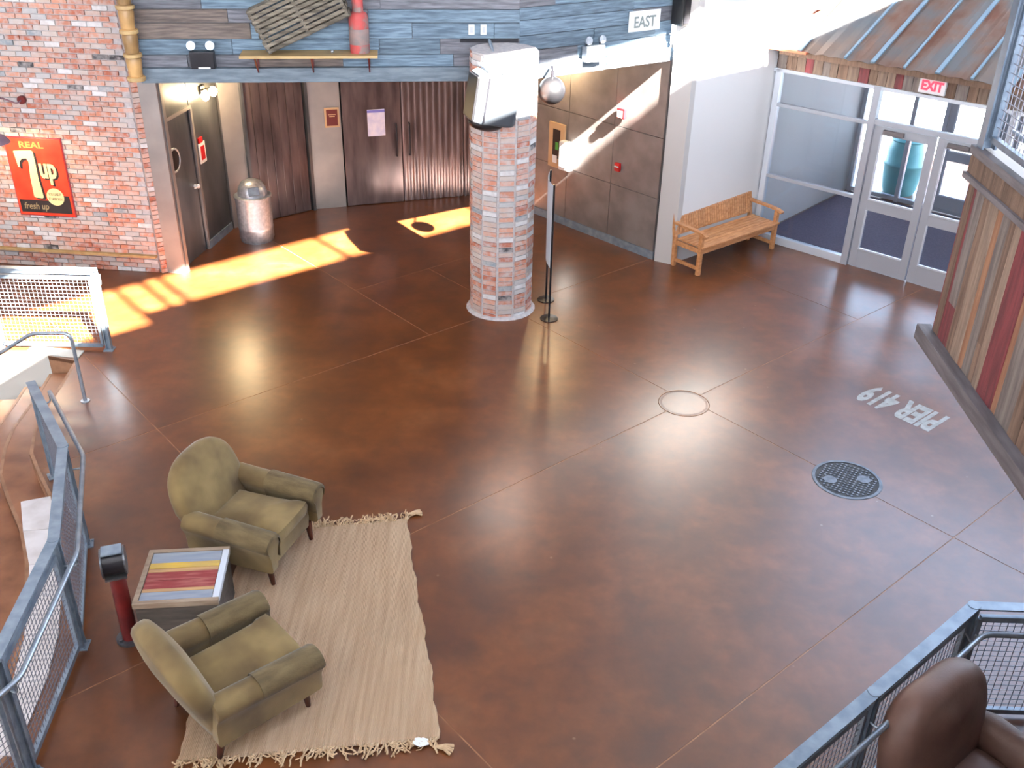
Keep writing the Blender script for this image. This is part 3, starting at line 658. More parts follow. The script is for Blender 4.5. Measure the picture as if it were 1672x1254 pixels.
# ---- mezzanine edge clad in old boards, on the right
PB, PA = (2.69, 5.76), (2.635, 4.215)
aP = math.atan2(PA[1]-PB[1], PA[0]-PB[0])       # local x runs towards the camera side, -y into the hall
wp = empty('wall_mezzanine', (PB[0], PB[1], 0), aP, kind='structure')
LP = 5.0; ZB, ZT = 2.90, 4.13
obj('backing', bx((LP/2, .06, (ZB+ZT)/2), (LP, .08, ZT-ZB)), M['b_brown'], wp)
obj('backing', bx((.06, 4.4, (ZB+ZT)/2), (.08, 8.8, ZT-ZB)), M['b_brown'], wp)
x = 0; r = random.Random(4)
seqw = [('b_red', .09), ('b_grey', .075), ('b_brown', .06), ('b_tan', .07), ('b_orange', .04), ('b_grey', .065), ('b_brown', .05), ('b_tan', .05), ('b_red', .12), ('b_orange', .035), ('b_grey', .12), ('b_brown', .065), ('b_red', .065), ('b_tan', .06), ('b_grey', .08), ('b_brown', .075), ('b_red', .06), ('b_tan', .1)]
i = 0
while x < LP:
    nm_, wd = seqw[i % len(seqw)]; wd *= r.uniform(1.45, 1.8); i += 1
    if i in (2, 7, 13):
        zc = r.uniform(3.2, 3.6)
        obj('board', bx((x+wd/2, .008, (3.0+zc)/2), (wd-.003, .014, zc-3.0-.002), .001), M['b_red' if i == 2 else 'b_brown'], wp)
        obj('board', bx((x+wd/2, .006, (4.0+zc)/2), (wd-.003, .014, 4.0-zc-.002), .001), M[nm_], wp)
    else: obj('board', bx((x+wd/2, .010-r.uniform(0, .007), 3.5), (wd-.003, .014, 1.0), .001), M[nm_], wp)
    x += wd
obj('base_beam', bx((LP/2-.04, -.025, ZB+.05), (LP+.08, .09, .10), .004), M['b_trim'], wp)
obj('top_board', bx((LP/2, -.008, 4.085), (LP+.02, .03, .13), .003), M['b_brown'], wp)
obj('ledge', bx((LP/2, -.018, 4.02), (LP+.04, .05, .035), .002), M['b_trim'], wp)
obj('deck_edge', bx((LP/2, -.012, 4.175), (LP+.02, .05, .05), .003), M['b_trim'], wp)
mzf = BM(); prism(mzf, [(2.69, 5.72), (2.60, 2.2), (2.55, .8), (-4.5, .8), (-4.5, -5.9), (11.9, -5.9), (11.9, 5.72)], 4.06, 4.19); tag(obj('floor_mezzanine', mzf, M['greywall']), kind='structure')

# ---- enclosing shell
def shell(name, c, s, rz=0, m='white'):
    b = BM(); box(b, (0, 0, 0), s); return tag(obj(name, b, M[m], loc=c, rot=(0, 0, rz)), kind='structure')
shell('wall_far_left', (-11.1, 4, 4.7), (.2, 20.4, 11.6))
shell('wall_right', (12.1, 2.5, 5.25), (.2, 17.4, 10.7))
for i, (x0, x1, z0_, z1_) in enumerate(((-11, 12, -1.1, 4.6), (-11, 12, 7.7, 10.5), (-11, -9.5, 4.6, 7.7), (-3, -1.8, 4.6, 7.7), (2.6, 3.6, 4.6, 7.7), (10.5, 12, 4.6, 7.7))):
    shell('wall_rear' + ('' if i == 0 else '_%d' % i), ((x0+x1)/2, -6.1, (z0_+z1_)/2), (x1-x0, .2, z1_-z0_))
shell('wall_above_brick', (-8, 13.78, 7.9), (6.3, .2, 5.2), R(-5.3))
# ceiling with a long skylight slot parallel to the floor joints
vA, vB = -.06, 1.02
cl = empty('ceiling', (0, 0, 10.5), TH, kind='structure')
hall = [(-11.1, -6.1), (12.1, -6.1), (12.1, 12.4), (6.2, 17.8), (-11.1, 17.8)]
def cslab(a0, a1, b0, b1):
    P = clip(hall, -U.x, -U.y, -a0); P = clip(P, U.x, U.y, a1); P = clip(P, -V.x, -V.y, -b0); P = clip(P, V.x, V.y, b1)
    P = [(p[0]*U.x+p[1]*U.y, p[0]*V.x+p[1]*V.y) for p in P]
    bq = BM(); prism(bq, P, 0, .12); obj('ceiling_slab', bq, M['ceiling'], cl)
cslab(-40, 40, vB, 40); cslab(2.9, 40, -40, vA); cslab(-40, 2.9, -40, vA-.34); cslab(-40, -.8, vA-.34, vB)
for a in (.5, 2.9, 3.28, 3.54, 6.1, 8.9, 11.7): obj('skylight_bar', bx((a, (vA-.17+vB)/2, .03), (.09, vB-vA+.34, .1)), M['alu'], cl)
# ================================================================ COLUMN
col = empty('brick_column', (-.18, 12.36, 0), R(9), label='twelve sided column of stacked old bricks in the middle of the hall', cat='column')
N_ = 12; apo = .405; side = 2*apo*math.tan(math.pi/N_)
b = BM(); lathe(b, [(apo/math.cos(math.pi/N_)-.012, .0), (apo/math.cos(math.pi/N_)-.012, 3.38)], N_, Matrix.Rotation(math.pi/N_, 4, 'Z')); obj('mortar_core', b, M['mortar'], col)
CB = [brick_mesh(50+i, side-.035, .056, .06) for i in range(6)]
cc = []
for k in range(N_):
    a = 2*math.pi*k/N_
    for j in range(50):
        zz = .034+j*.0677; lx, ly = (apo-.026)*math.cos(a), (apo-.026)*math.sin(a)
        wp_ = wpos(col, lx, ly, zz)
        nrm = Vector((math.cos(a+R(9)), math.sin(a+R(9)), 0)); facing = nrm.dot((camp-wp_).normalized())
        cc.append((0 if facing > .05 else 1, (wp_-camp).length, lx, ly, zz, a))
order = sorted(range(len(cc)), key=lambda i: cc[i][:2]); st = BM()
for n_, i in enumerate(order):
    _, _, lx, ly, zz, a = cc[i]
    if n_ < 300: inst('brick', CB[rnd.randrange(6)], col, (lx, ly, zz), (0, 0, a+math.pi/2+rnd.uniform(-.02, .02)))
    else: box(st, (lx, ly, zz), (side-.035, .06, .056), Matrix.Rotation(a+math.pi/2, 4, 'Z'))
tag(obj('joined_bricks', st, M['brick_i'], col), kind='stuff')
b = BM(); lathe(b, [(.47, 0), (.455, .02), (.43, .03), (.3, .03)], 24); obj('mortar_foot', b, M['mortar'], col)
b = BM(); lathe(b, [(.30, 3.38), (.41, 3.38), (.41, 3.40), (.0, 3.40)], 12, Matrix.Rotation(math.pi/N_, 4, 'Z')); obj('cap', b, M['mortar'], col)

# ================================================================ RAILINGS
def railing(name, pts, side_, label, cat='railing', group=None, zb=0, posts_per=None, hand=True, extra_posts=()):
    """pts: top line corner points; handrail on side_ (+1 left of direction, -1 right)"""
    e = empty(name, (pts[0][0], pts[0][1], zb), 0, label=label, cat=cat, group=group)
    O = Vector((pts[0][0], pts[0][1], 0)); H = 1.07
    P = [Vector((p[0], p[1], 0))-O for p in pts]
    for i in range(len(P)-1):
        a, c = P[i], P[i+1]; d = (c-a); L0 = d.length; t = d.normalized(); n = Vector((-t.y, t.x, 0))*side_
        rz = math.atan2(t.y, t.x)
        b = BM(); box(b, (a+c)/2+Vector((0, 0, H)), (L0+.05, .085, .014), Matrix.Rotation(rz, 4, 'Z')); box(b, (a+c)/2+Vector((0, 0, H-.03))-n*.025, (L0, .012, .05), Matrix.Rotation(rz, 4, 'Z')); 
        for q_ in ((a,) if i else ()): cyl(b, q_+Vector((0, 0, H-.011)), q_+Vector((0, 0, H+.011)), .044, 20)
        obj('top_rail', b, M['rail'], e)
        ns = max(1, round(L0/1.05)) if posts_per is None else posts_per[i]
        for k in range(ns):
            s0, s1 = L0*k/ns+.07, L0*(k+1)/ns-.07
            m0, m1 = a+t*s0, a+t*s1; W = (m1-m0).length; mid = (m0+m1)/2
            b = BM(); rot = Matrix.Rotation(rz, 4, 'Z')
            for zz in (.06, .96): box(b, mid+Vector((0, 0, zz)), (W, .035, .045), rot)
            for q in (m0, m1): box(b, q+Vector((0, 0, .51)), (.03, .035, .9), rot)
            fo = obj('panel_frame', b, M['rail'], e)
            b = BM(); nw = int(W/.05)
            for q in range(1, nw): bar(b, m0+t*W*q/nw+Vector((0, 0, .08)), m0+t*W*q/nw+Vector((0, 0, .94)), .004, .004)
            for q in range(1, 18): bar(b, m0+Vector((0, 0, .08+.86*q/18)), m1+Vector((0, 0, .08+.86*q/18)), .004, .004)
            tag(obj('wire_mesh', b, M['mesh'], fo), kind='stuff')
            if k == 0 or True:
                ks = [k] + ([ns] if (k == ns-1) else [])
                for kk in ks:
                    if kk == ns and i < len(P)-2: continue
                    q = a+t*(L0*kk/ns)
                    b = BM()
                    for off_ in (-.028, .028): box(b, q+t*off_+Vector((0, 0, H/2)), (.012, .06, H-.01), rot)
                    box(b, q+Vector((0, 0, H/2)), (.05, .01, H-.03), rot)
                    po = obj('post', b, M['rail'], e)
                    b = BM(); box(b, q+Vector((0, 0, .006)), (.12, .12, .012), rot); 
                    for bx_, by_ in ((-.04, -.04), (.04, .04), (-.04, .04), (.04, -.04)): cyl(b, q+Vector((bx_, by_, .01)), q+Vector((bx_, by_, .026)), .01, 6)
                    obj('base_plate', b, M['rail'], po)
                    if hand:
                        b = BM(); tube(b, bend([q+Vector((0, 0, .82)), q+n*.13+Vector((0, 0, .82)), q+n*.13+Vector((0, 0, .92))], .04, 4), .008, 6); obj('bracket', b, M['railtube'], po, True)
    if hand:
        hp = []
        for i, p in enumerate(P):
            if i == 0: t = (P[1]-P[0]).normalized()
            elif i == len(P)-1: t = (P[-1]-P[-2]).normalized()
            else: t = ((P[i]-P[i-1]).normalized()+(P[i+1]-P[i]).normalized()).normalized()
            n = Vector((-t.y, t.x, 0))*side_
            hp.append(p+n*.14+Vector((0, 0, .93)))
        b = BM(); tube(b, bend(hp, .07), .021, 10); obj('handrail', b, M['railtube'], e, True)
    return e
railing('mesh_railing', [(-4.56, 8.15), (-3.83, 7.09), (-3.39, 5.83), (-3.27, 4.62), (-3.75, 3.5)], 1, 'grey blue steel mesh railing curving along the stairs behind the armchairs')
railing('mesh_railing', [(.72, 3.14), (1.52, 3.82), (2.32, 4.50), (3.27, 5.32), (4.4, 5.30), (5.2, 5.28)], -1, 'grey blue steel mesh railing in front of the brown leather armchair', posts_per=[1, 1, 1, 1, 1])
railing('mesh_railing', [(-4.99, 10.86), (-6.35, 10.86), (-8.0, 11.1)], -1, 'sunlit steel mesh railing on the far side of the stairs by the brick wall', posts_per=[1, 1])
sh = empty('stair_handrail', (-4.81, 9.61, 0), label='bent steel tube handrail standing at the top of the curved steps', cat='handrail')
b = BM(); tube(b, bend([(0, 0, .0), (0, 0, .86), (-.45, .05, .82), (-1.1, .1, .40), (-2.2, .2, -.2), (-2.2, .2, -.95)], .1, 6), .021, 10); obj('tube', b, M['railtube'], sh, True)
b = BM(); cyl(b, (0, 0, 0), (0, 0, .012), .05, 16); obj('base_flange', b, M['railtube'], sh)
# mezzanine railing on top of the plank volume
mz = empty('mezzanine_railing', (PB[0]+.02, PB[1]-.03, 4.2), aP, label='dark steel post and mesh railing standing on top of the barn board edge', cat='railing')
b = BM()
for yy in (-.035, .035): box(b, (.04, yy, .53), (.08, .012, 1.06))
box(b, (.03, 0, .53), (.012, .05, 1.06)); obj('post', b, M['rail_dark'], mz)
for xx in (1.25, 2.5, 3.75): b = BM(); box(b, (xx, 0, .53), (.05, .05, 1.06)); obj('post', b, M['rail_dark'], mz)
for k in range(3):
    b = BM(); x0_, x1_ = .10+1.25*k, 1.2+1.25*k
    for zz in (.07, 1.0): box(b, ((x0_+x1_)/2, 0, zz), (x1_-x0_, .035, .035))
    for xx in (x0_, x1_): box(b, (xx, 0, .53), (.03, .035, .92))
    fo = obj('panel_frame', b, M['rail_dark'], mz)
    b = BM()
    for q in range(1, 22): bar(b, (x0_+1.1*q/22, 0, .09), (x0_+1.1*q/22, 0, .99), .004, .004)
    for q in range(1, 18): bar(b, (x0_, 0, .09+.9*q/18), (x1_, 0, .09+.9*q/18), .004, .004)
    tag(obj('wire_mesh', b, M['mesh'], fo), kind='stuff')
b = BM(); box(b, (2, 0, 1.07), (4.1, .065, .014)); obj('top_rail', b, M['rail_dark'], mz)
b = BM(); tube(b, [(.05, .12, .10), (4, .12, .10)], .018, 10); obj('foot_tube', b, M['railtube'], mz, True)

# ================================================================ FURNITURE
def armchair(name, loc, rz, label, covers=True):
    """faces local +x; y is the width"""
    e = empty(name, loc, rz, label=label, cat='armchair')
    # base
    b = BM(); pillow(b, rrect(.74, .66, .05, 4), .20, .03, 0, Matrix.Translation((.0, 0, .29))); obj('base', b, M['velvet'], e, True)
    # seat cushion (T shape at the front)
    T = [(-.30, -.24), (.27, -.24), (.31, -.26), (.395, -.26), (.41, -.2), (.415, 0), (.41, .2), (.395, .26), (.31, .26), (.27, .24), (-.30, .24), (-.31, 0)]
    T2 = []
    for i, p in enumerate(T):
        q = T[(i+1) % len(T)]; m_ = max(1, int(math.hypot(q[0]-p[0], q[1]-p[1])/.08))
        for k in range(m_): T2.append((p[0]+(q[0]-p[0])*k/m_, p[1]+(q[1]-p[1])*k/m_))
    b = BM(); pillow(b, T2, .13, .045, .022, Matrix.Translation((.0, 0, .435)) @ Matrix.Rotation(R(-2), 4, 'Y')); obj('seat_cushion', b, M['velvet'], e, True)
    # arms: rolled section extruded front to back
    for s in (1, -1):
        prof = []
        for k in range(11):
            a = R(-35+250*k/10); prof.append((.105*math.cos(a)*s*1.02, .545+.085*math.sin(a)))
        low = [(-.06*s, .40), (-.05*s, .22), (.045*s, .22), (.055*s, .42)]
        pr_ = prof+low
        L0 = .80
        b = BM()
        Mx = Matrix(((0, 0, 1, 0), (1, 0, 0, 0), (0, 1, 0, 0), (0, 0, 0, 1)))
        xs = [-.40, -.39, -.30, -.1, .15, .33, .40, .425, .432]; sc = [.90, 1, 1, 1, 1, 1, .99, .95, .86]
        cy_ = .42; rings = []
        for xx, q in zip(xs, sc):
            drop = -.045*(xx+.4)/.83
            rings.append([b.verts.new((xx, .385*s+p[0]*q, (cy_+(p[1]-cy_)*q)+(drop if p[1] > .35 else 0))) for p in pr_])
        n = len(pr_)
        for i in range(len(rings)-1):
            for k in range(n): b.faces.new((rings[i][k], rings[i][(k+1) % n], rings[i+1][(k+1) % n], rings[i+1][k]))
        b.faces.new(rings[0]); b.faces.new(rings[-1]); bmesh.ops.recalc_face_normals(b, faces=b.faces[:])
        ar = obj('arm', b, M['velvet'], e, True)
        if covers:
            b = BM(); rings = []
            for xx in (-.06, .0, .15, .33, .41, .437, .445):
                q = 1.07 if xx < .42 else (1.02 if xx < .44 else .9); drop = -.045*(xx+.4)/.83
                rings.append([b.verts.new((xx, .385*s+p[0]*q, .42+(p[1]-.42)*q*.99+.004+drop)) for p in prof[:]]+[b.verts.new((xx, .385*s+(-.075*s), .39+drop))])
            for i in range(len(rings)-1):
                for k in range(len(rings[0])-1): b.faces.new((rings[i][k], rings[i][k+1], rings[i+1][k+1], rings[i+1][k]))
            bmesh.ops.recalc_face_normals(b, faces=b.faces[:])
            bmesh.ops.solidify(b, geom=b.faces[:], thickness=.006)
            obj('arm_cover', b, M['velvet_d'], ar, True)
    # back: tall arch, thick and reclined
    out = []
    hw = .43
    for k in range(25):
        a = math.pi*k/24; cx_ = hw*math.copysign(abs(math.cos(a))**.72, math.cos(a)); out.append((cx_, .30+.42*math.sin(a)**.85))
    out = out+[(-.39, .12), (-.34, -.10), (-.15, -.12), (.15, -.12), (.34, -.10), (.39, .12)]
    Mb = Matrix.Translation((-.34, 0, .33)) @ Matrix.Rotation(R(-18), 4, 'Y') @ Matrix(((0, 0, 1, 0), (1, 0, 0, 0), (0, 1, 0, 0), (0, 0, 0, 1)))
    b = BM(); pillow(b, out, .17, .075, .035, Mb, nr=6); obj('backrest', b, M['velvet'], e, True)
    for sx_, sy_ in ((1, 1), (1, -1), (-1, 1), (-1, -1)):
        b = BM(); cyl(b, (.33*sx_+(.02 if sx_ > 0 else -.05), .33*sy_, .0), (.33*sx_, .33*sy_, .22), .018, 10, .036); obj('leg', b, M['darkleg'], e, True)
    return e
a1 = math.atan2(-.32, .95)
armchair('armchair', (-2.25, 7.02, 0), a1, 'olive green velvet armchair behind the striped side table, facing the rug')
a2 = R(43)
armchair('armchair', (-1.95, 5.26, 0), a2, 'olive green velvet armchair nearest the camera with its back to us')

# leather armchair behind the right railing
def leather(name, loc, rz, label):
    e = empty(name, loc, rz, label=label, cat='armchair')
    YZ = Matrix(((0, 0, 1, 0), (1, 0, 0, 0), (0, 1, 0, 0), (0, 0, 0, 1)))
    b = BM(); pillow(b, rrect(.80, .92, .08, 5), .24, .04, 0, Matrix.Translation((0, 0, .26))); obj('base', b, M['leather'], e, True)
    b = BM(); pillow(b, rrect(.66, .66, .10, 5), .16, .07, .03, Matrix.Translation((.10, 0, .42))); obj('seat_cushion', b, M['leather'], e, True)
    out = []
    for k in range(29):
        a = math.pi*k/28; out.append((.50*math.copysign(abs(math.cos(a))**.62, math.cos(a)), .30+.42*max(0, math.sin(a))**.8))
    out += [(-.48, .1), (-.42, -.2), (-.2, -.24), (.2, -.24), (.42, -.2), (.48, .1)]
    b = BM(); pillow(b, out, .27, .13, .05, Matrix.Translation((-.32, 0, .40)) @ Matrix.Rotation(R(-9), 4, 'Y') @ YZ, nr=8); obj('backrest', b, M['leather'], e, True)
    for s in (1, -1):
        b = BM(); pillow(b, rrect(.80, .44, .16, 6), .2, .095, .02, Matrix.Translation((.04, .46*s, .42)) @ Matrix.Rotation(R(90), 4, 'X'), nr=6); obj('arm', b, M['leather'], e, True)
    for sx_, sy_ in ((1, 1), (1, -1), (-1, 1), (-1, -1)):
        b = BM(); cyl(b, (.33*sx_, .36*sy_, 0), (.33*sx_, .36*sy_, .15), .025, 10, .035); obj('leg', b, M['darkleg'], e, True)
    return e
leather('leather_armchair', (3.02, 4.27, 0), R(-52), 'smooth brown leather armchair pushed against the mesh railing, bottom right')

# side table: crate with painted boards
tb_ = empty('side_table', (-2.60, 6.13, 0), R(6.5), label='low crate side table topped with blue, yellow and maroon boards', cat='table')
W_, D_ = .65, .66
obj('body', bx((0, 0, .235), (W_-.03, D_-.03, .45), .004), M['t_side'], tb_)
for y_, s_ in ((D_/2-.02, (W_, .04)), (-D_/2+.02, (W_, .04))): obj('rim', bx((0, y_, .48), (s_[0], s_[1], .05), .003), M['t_rim'], tb_)
obj('rim', bx((-W_/2+.02, 0, .48), (.04, D_-.08, .05), .003), M['t_rim'], tb_); obj('rim', bx((W_/2-.025, 0, .48), (.05, D_-.08, .05), .003), M['alu_edge'], tb_)
bw = [('t_blue', .13), ('yellow', .07), ('t_tan', .045), ('t_red', .10), ('t_red', .10), ('t_tan', .04), ('t_blue', .095)]
y_ = D_/2-.042; tot = sum(w0 for _, w0 in bw); k_ = (D_-.084)/tot
for nm_, w0 in bw:
    obj('top_board', bx((-.005, y_-w0*k_/2, .485+rnd.uniform(-.002, .002)), (W_-.1, w0*k_-.003, .03), .002), M[nm_], tb_); y_ -= w0*k_
# short red post with drum head
rp_ = empty('red_post', (-3.03, 5.93, 0), R(20), label='short dark red post with a black drum head in a steel bracket by the table', cat='post')
b = BM(); cyl(b, (0, 0, .02), (0, 0, .66), .062, 20); obj('shaft', b, M['red_paint'], rp_, True)
b = BM(); cyl(b, (0, 0, 0), (0, 0, .02), .11, 20); 
for a in range(4): cyl(b, (.085*math.cos(a*1.57+.6), .085*math.sin(a*1.57+.6), .02), (.085*math.cos(a*1.57+.6), .085*math.sin(a*1.57+.6), .045), .014, 8)
obj('foot_flange', b, M['iron'], rp_)
b = BM(); box(b, (0, 0, .67), (.16, .15, .016)); 
for s in (1, -1):
    lathe(b, [(0, -.006), (.10, -.006), (.10, .006), (0, .006)], 20) if False else None
    cyl(b, (.078*s, 0, .79), (.09*s, 0, .79), .115, 20)
obj('bracket', b, M['iron'], rp_)
b = BM(); cyl(b, (-.078, 0, .79), (.078, 0, .79), .10, 24); obj('drum', b, M['blackmetal'], rp_, True)
b = BM(); box(b, (0, 0, .90), (.15, .12, .012)); obj('top_plate', b, M['rail'], rp_)

# rug
rug = empty('jute_rug', (-1.37, 6.17, 0), 0, label='pale woven jute rug with frayed ends under the two velvet armchairs', cat='rug')
cor = [(-2.30, 4.72), (-.47, 4.97), (-.96, 7.56), (-2.42, 7.30)]
b = BM(); nx, ny = 24, 36; gr = []
for j in range(ny+1):
    rowv = []
    for i in range(nx+1):
        u_, v_ = i/nx, j/ny
        A = Vector(cor[0])*(1-u_)+Vector(cor[1])*u_; B = Vector(cor[3])*(1-u_)+Vector(cor[2])*u_; p = A*(1-v_)+B*v_
        edge = (.010*math.sin(v_*31)+.006*math.sin(v_*77)) if i in (0, nx) else 0
        rowv.append(b.verts.new((p.x+1.37+edge+.012*math.sin(v_*6.3)*(u_), p.y-6.17+(.008*math.sin(u_*40) if j in (0, ny) else 0), .014+.002*math.sin(i*2.1+j*1.3))))
    gr.append(rowv)
for j in range(ny):
    for i in range(nx): b.faces.new((gr[j][i], gr[j][i+1], gr[j+1][i+1], gr[j+1][i]))
bmesh.ops.solidify(b, geom=b.faces[:], thickness=.012)
bmesh.ops.recalc_face_normals(b, faces=b.faces[:])
obj('weave', b, M['rug'], rug, True)
for (A, B, sgn) in ((cor[0], cor[1], -1), (cor[3], cor[2], 1)):
    b = BM(); r = random.Random(9+sgn)
    for i in range(150):
        t = r.random(); p = Vector(A)*(1-t)+Vector(B)*t; x, y = p.x+1.37, p.y-6.17; hd = math.pi/2*sgn+r.uniform(-.9, .9); pt = [(x, y-.02*sgn, .014)]
        L0 = r.uniform(.05, .14); 
        for k in range(4):
            hd += r.uniform(-.8, .8); x += math.cos(hd)*L0/4; y += math.sin(hd)*L0/4; pt.append((x, y, .010+r.uniform(0, .022)))
        tube(b, pt, r.uniform(.004, .008), 4)
    tag(obj('fringe', b, M['fringe'], rug), kind='stuff')
for (A, dx, dy) in (((-.93, 7.62), .07, .05), ((-.46, 4.9), .08, 0)):   # corner tassels
    b = BM(); r = random.Random(3)
    for i in range(7):
        a = math.atan2(dy, dx)+r.uniform(-.7, .7); tube(b, [(A[0]+1.33, A[1]-6.17, .015), (A[0]+1.36+.05*math.cos(a), A[1]-6.17+.05*math.sin(a), .03), (A[0]+1.36+.11*math.cos(a), A[1]-6.17+.11*math.sin(a), .015)], .008, 5)
    obj('corner_tassel', b, M['fringe'], rug)
b = BM(); prism(b, [(-.06, -.02), (.0, -.045), (.06, -.02), (.05, .03), (.0, .04), (-.045, .03)], .0, .004, Matrix.Translation((-.60, 4.93, .027)) @ Matrix.Rotation(R(3), 4, 'Y')); tag(obj('paper_scrap', b, M['signwhite']), 'small white paper scrap on the frayed near edge of the rug', 'paper')

# bench
bn = empty('wooden_bench', (2.68, 13.56, 0), R(40.0), label='light teak slatted bench against the white wall by the glass entrance', cat='bench')
# local x along bench 0..1.75 ; +y is the back
BL, BD = 1.80, .50
for x_ in (.03, BL-.03):
    obj('leg', bx((x_, .0, .31), (.06, .06, .62), .006), M['oak'], bn)
    b = BM(); bar(b, (x_, BD-.02, 0), (x_, BD+.0, .45), .055, .055); bar(b, (x_, BD, .43), (x_, BD+.10, .92), .055, .05); obj('leg', b, M['oak'], bn)
    obj('side_stretcher', bx((x_, BD/2, .10), (.035, BD-.05, .05), .004), M['oak'], bn)
    obj('side_rail', bx((x_, BD/2, .37), (.035, BD-.05, .07), .004), M['oak'], bn)
    pts = []
    b = BM()
    P_ = [(-.10, .615), (-.02, .645), (.12, .655), (.28, .66), (.42, .66), (.52, .67)]
    for i in range(len(P_)-1): bar(b, (x_, P_[i][0], P_[i][1]), (x_, P_[i+1][0], P_[i+1][1]), .075, .03)
    obj('arm_rest', b, M['oak'], bn)
obj('front_rail', bx((BL/2, .0, .37), (BL-.06, .035, .09), .005), M['oak'], bn)
obj('front_slat', bx((BL/2, -.03, .435), (BL-.02, .075, .03), .008), M['oak'], bn)
for k in range(6): obj('seat_slat', bx((BL/2, .05+.073*k, .432), (BL-.05, .064, .022), .004), M['oak'], bn)
b = BM(); bar(b, (.0, BD+.10, .91), (BL, BD+.10, .91), .04, .08); obj('top_rail', b, M['oak'], bn)
b = BM(); bar(b, (.05, BD+.01, .49), (BL-.05, BD+.01, .49), .03, .05); obj('lower_rail', b, M['oak'], bn)
for k in range(32):
    x_ = .08+(BL-.16)*k/31; b = BM(); bar(b, (x_, BD-.005, .49), (x_, BD+.075, .90), .046, .014); obj('back_slat', b, M['oak'], bn)
obj('leg', bx((BL/2, .0, .2), (.05, .05, .4), .005), M['oak'], bn) if False else None

# bin
bi = empty('trash_bin', (-4.04, 14.65, 0), 0, label='galvanised cylindrical trash bin with domed lid beside the porthole door', cat='trash bin')
b = BM(); lathe(b, [(0, .0), (.25, 0), (.255, .03), (.265, .05), (.265, .2), (.27, .215), (.265, .23), (.27, .68), (.285, .69), (.285, .72), (.26, .73)], 36); obj('body', b, M['galv'], bi, True)
b = BM(); lathe(b, [(.225, .72), (.225, .76), (.21, .84), (.16, .92), (.08, .96), (0, .97)], 30); obj('dome_lid', b, M['galv'], bi, True)
b = BM(); box(b, (.07, -.185, .83), (.17, .03, .13), Matrix.Rotation(R(24), 4, 'Z') @ Matrix.Rotation(R(-28), 4, 'X'), .01); tag(obj('flap', b, M['iron'], bi), 'dark push flap')

# manhole cover
mh = empty('manhole_cover', (3.44, 8.38, 0), R(12), label='round cast iron manhole cover set in the brown floor', cat='manhole cover')
b = BM(); lathe(b, [(0, .0015), (.345, .0015), (.345, -.0005)], 48); obj('plate', b, M['irondark'], mh)
b = BM(); lathe(b, [(.315, .001), (.315, .006), (.345, .006), (.35, .001)], 48); obj('ring', b, M['iron'], mh)
b = BM()
for i in range(-10, 11):
    for j in range(-10, 11):
        x_, y_ = i*.03, j*.03
        if math.hypot(x_, y_) < .295 and (i+j) % 2 == 0 and not (abs(math.hypot(x_-.02, y_+.0)) < .0) and not (math.hypot(x_+.17, y_-.03) < .075 or math.hypot(x_-.17, y_+.03) < .075): box(b, (x_, y_, .004), (.022, .022, .005))
obj('studs', b, M['iron'], mh); mh.children[-1]['kind'] = 'stuff'
for s in (1, -1): b = BM(); lathe(b, [(0, .006), (.068, .006), (.07, .001)], 20); obj('boss', b, M['iron'], mh, loc=(.17*s, -.03*s, 0))

# floor lettering PIER 419
me = text_mesh('PIER 419', .50, .0006, .022, 1.0, 'LEFT')
xs_ = [v.co.x for v in me.vertices]; ys_ = [v.co.y for v in me.vertices]
sx0 = .95/(max(xs_)-min(xs_)); sy0 = .50/(max(ys_)-min(ys_))
me.transform(Matrix.Translation((-min(xs_), -min(ys_), 0))); me.transform(Matrix.Diagonal((sx0, sy0, 1, 1)))
me.materials.append(M['text_floor'])
o = bpy.data.objects.new('painted_lettering', me); COL.objects.link(o)
st0 = Vector((4.36, 10.38, .0012))-V*.95; Mt = Matrix(((V.x, -U.x, 0, st0.x), (V.y, -U.y, 0, st0.y), (0, 0, 1, st0.z), (0, 0, 0, 1)))
me.transform(Mt.to_3x3().to_4x4()); o.location = st0; tag(o, 'worn white PIER 419 lettering painted upside down on the floor', 'lettering')

# standing banner beside the column
sb = empty('standing_banner', (.475, 12.0, 0), 0, label='narrow standing banner on two black round bases, edge on beside the column', cat='sign stand')
d_ = Vector((-.03, .60, 0))
for q in (Vector((0, 0, 0)), d_):
    b = BM(); lathe(b, [(0, 0), (.12, 0), (.12, .012), (.02, .022), (0, .022)], 24); obj('base', b, M['blackmetal'], sb, loc=q)
    b = BM(); cyl(b, q+Vector((0, 0, .02)), q+Vector((0, 0, 1.85)), .014, 10); obj('pole', b, M['blackmetal'], sb, True)
b = BM()
lo_, hi_ = [], []
for i in range(13):
    t = i/12; p = d_*t; bow = .035*math.sin(math.pi*t); lo_.append(b.verts.new((p.x-bow-.01, p.y, .72))); hi_.append(b.verts.new((p.x-bow*1.3-.01, p.y, 1.84)))
for i in range(12): b.faces.new((lo_[i], lo_[i+1], hi_[i+1], hi_[i]))
bmesh.ops.solidify(b, geom=b.faces[:], thickness=.012); obj('banner_sheet', b, M['signwhite'], sb, True)

# ================================================================ WALL ITEMS
def fl(s, y=0, z=0): return on(F0, aF, s, y, z)
def frt(s, y=0, z=0): return on(F1, aG, s, y, z)
# shelf
sf = empty('wall_shelf', fl(1.24, 0, 3.30), aF, label='pine wall shelf holding the lobster trap and red tank', cat='shelf')
obj('shelf_board', bx((.80, -.17, .0), (1.62, .36, .03), .003), M['shelf'], sf)
for x_ in (.16, .82, 1.5):
    b = BM(); box(b, (x_, .01, -.15), (.02, .02, .28)); bar(b, (x_, .0, -.27), (x_, -.28, -.02), .015, .015); obj('bracket', b, M['red_paint'], sf)
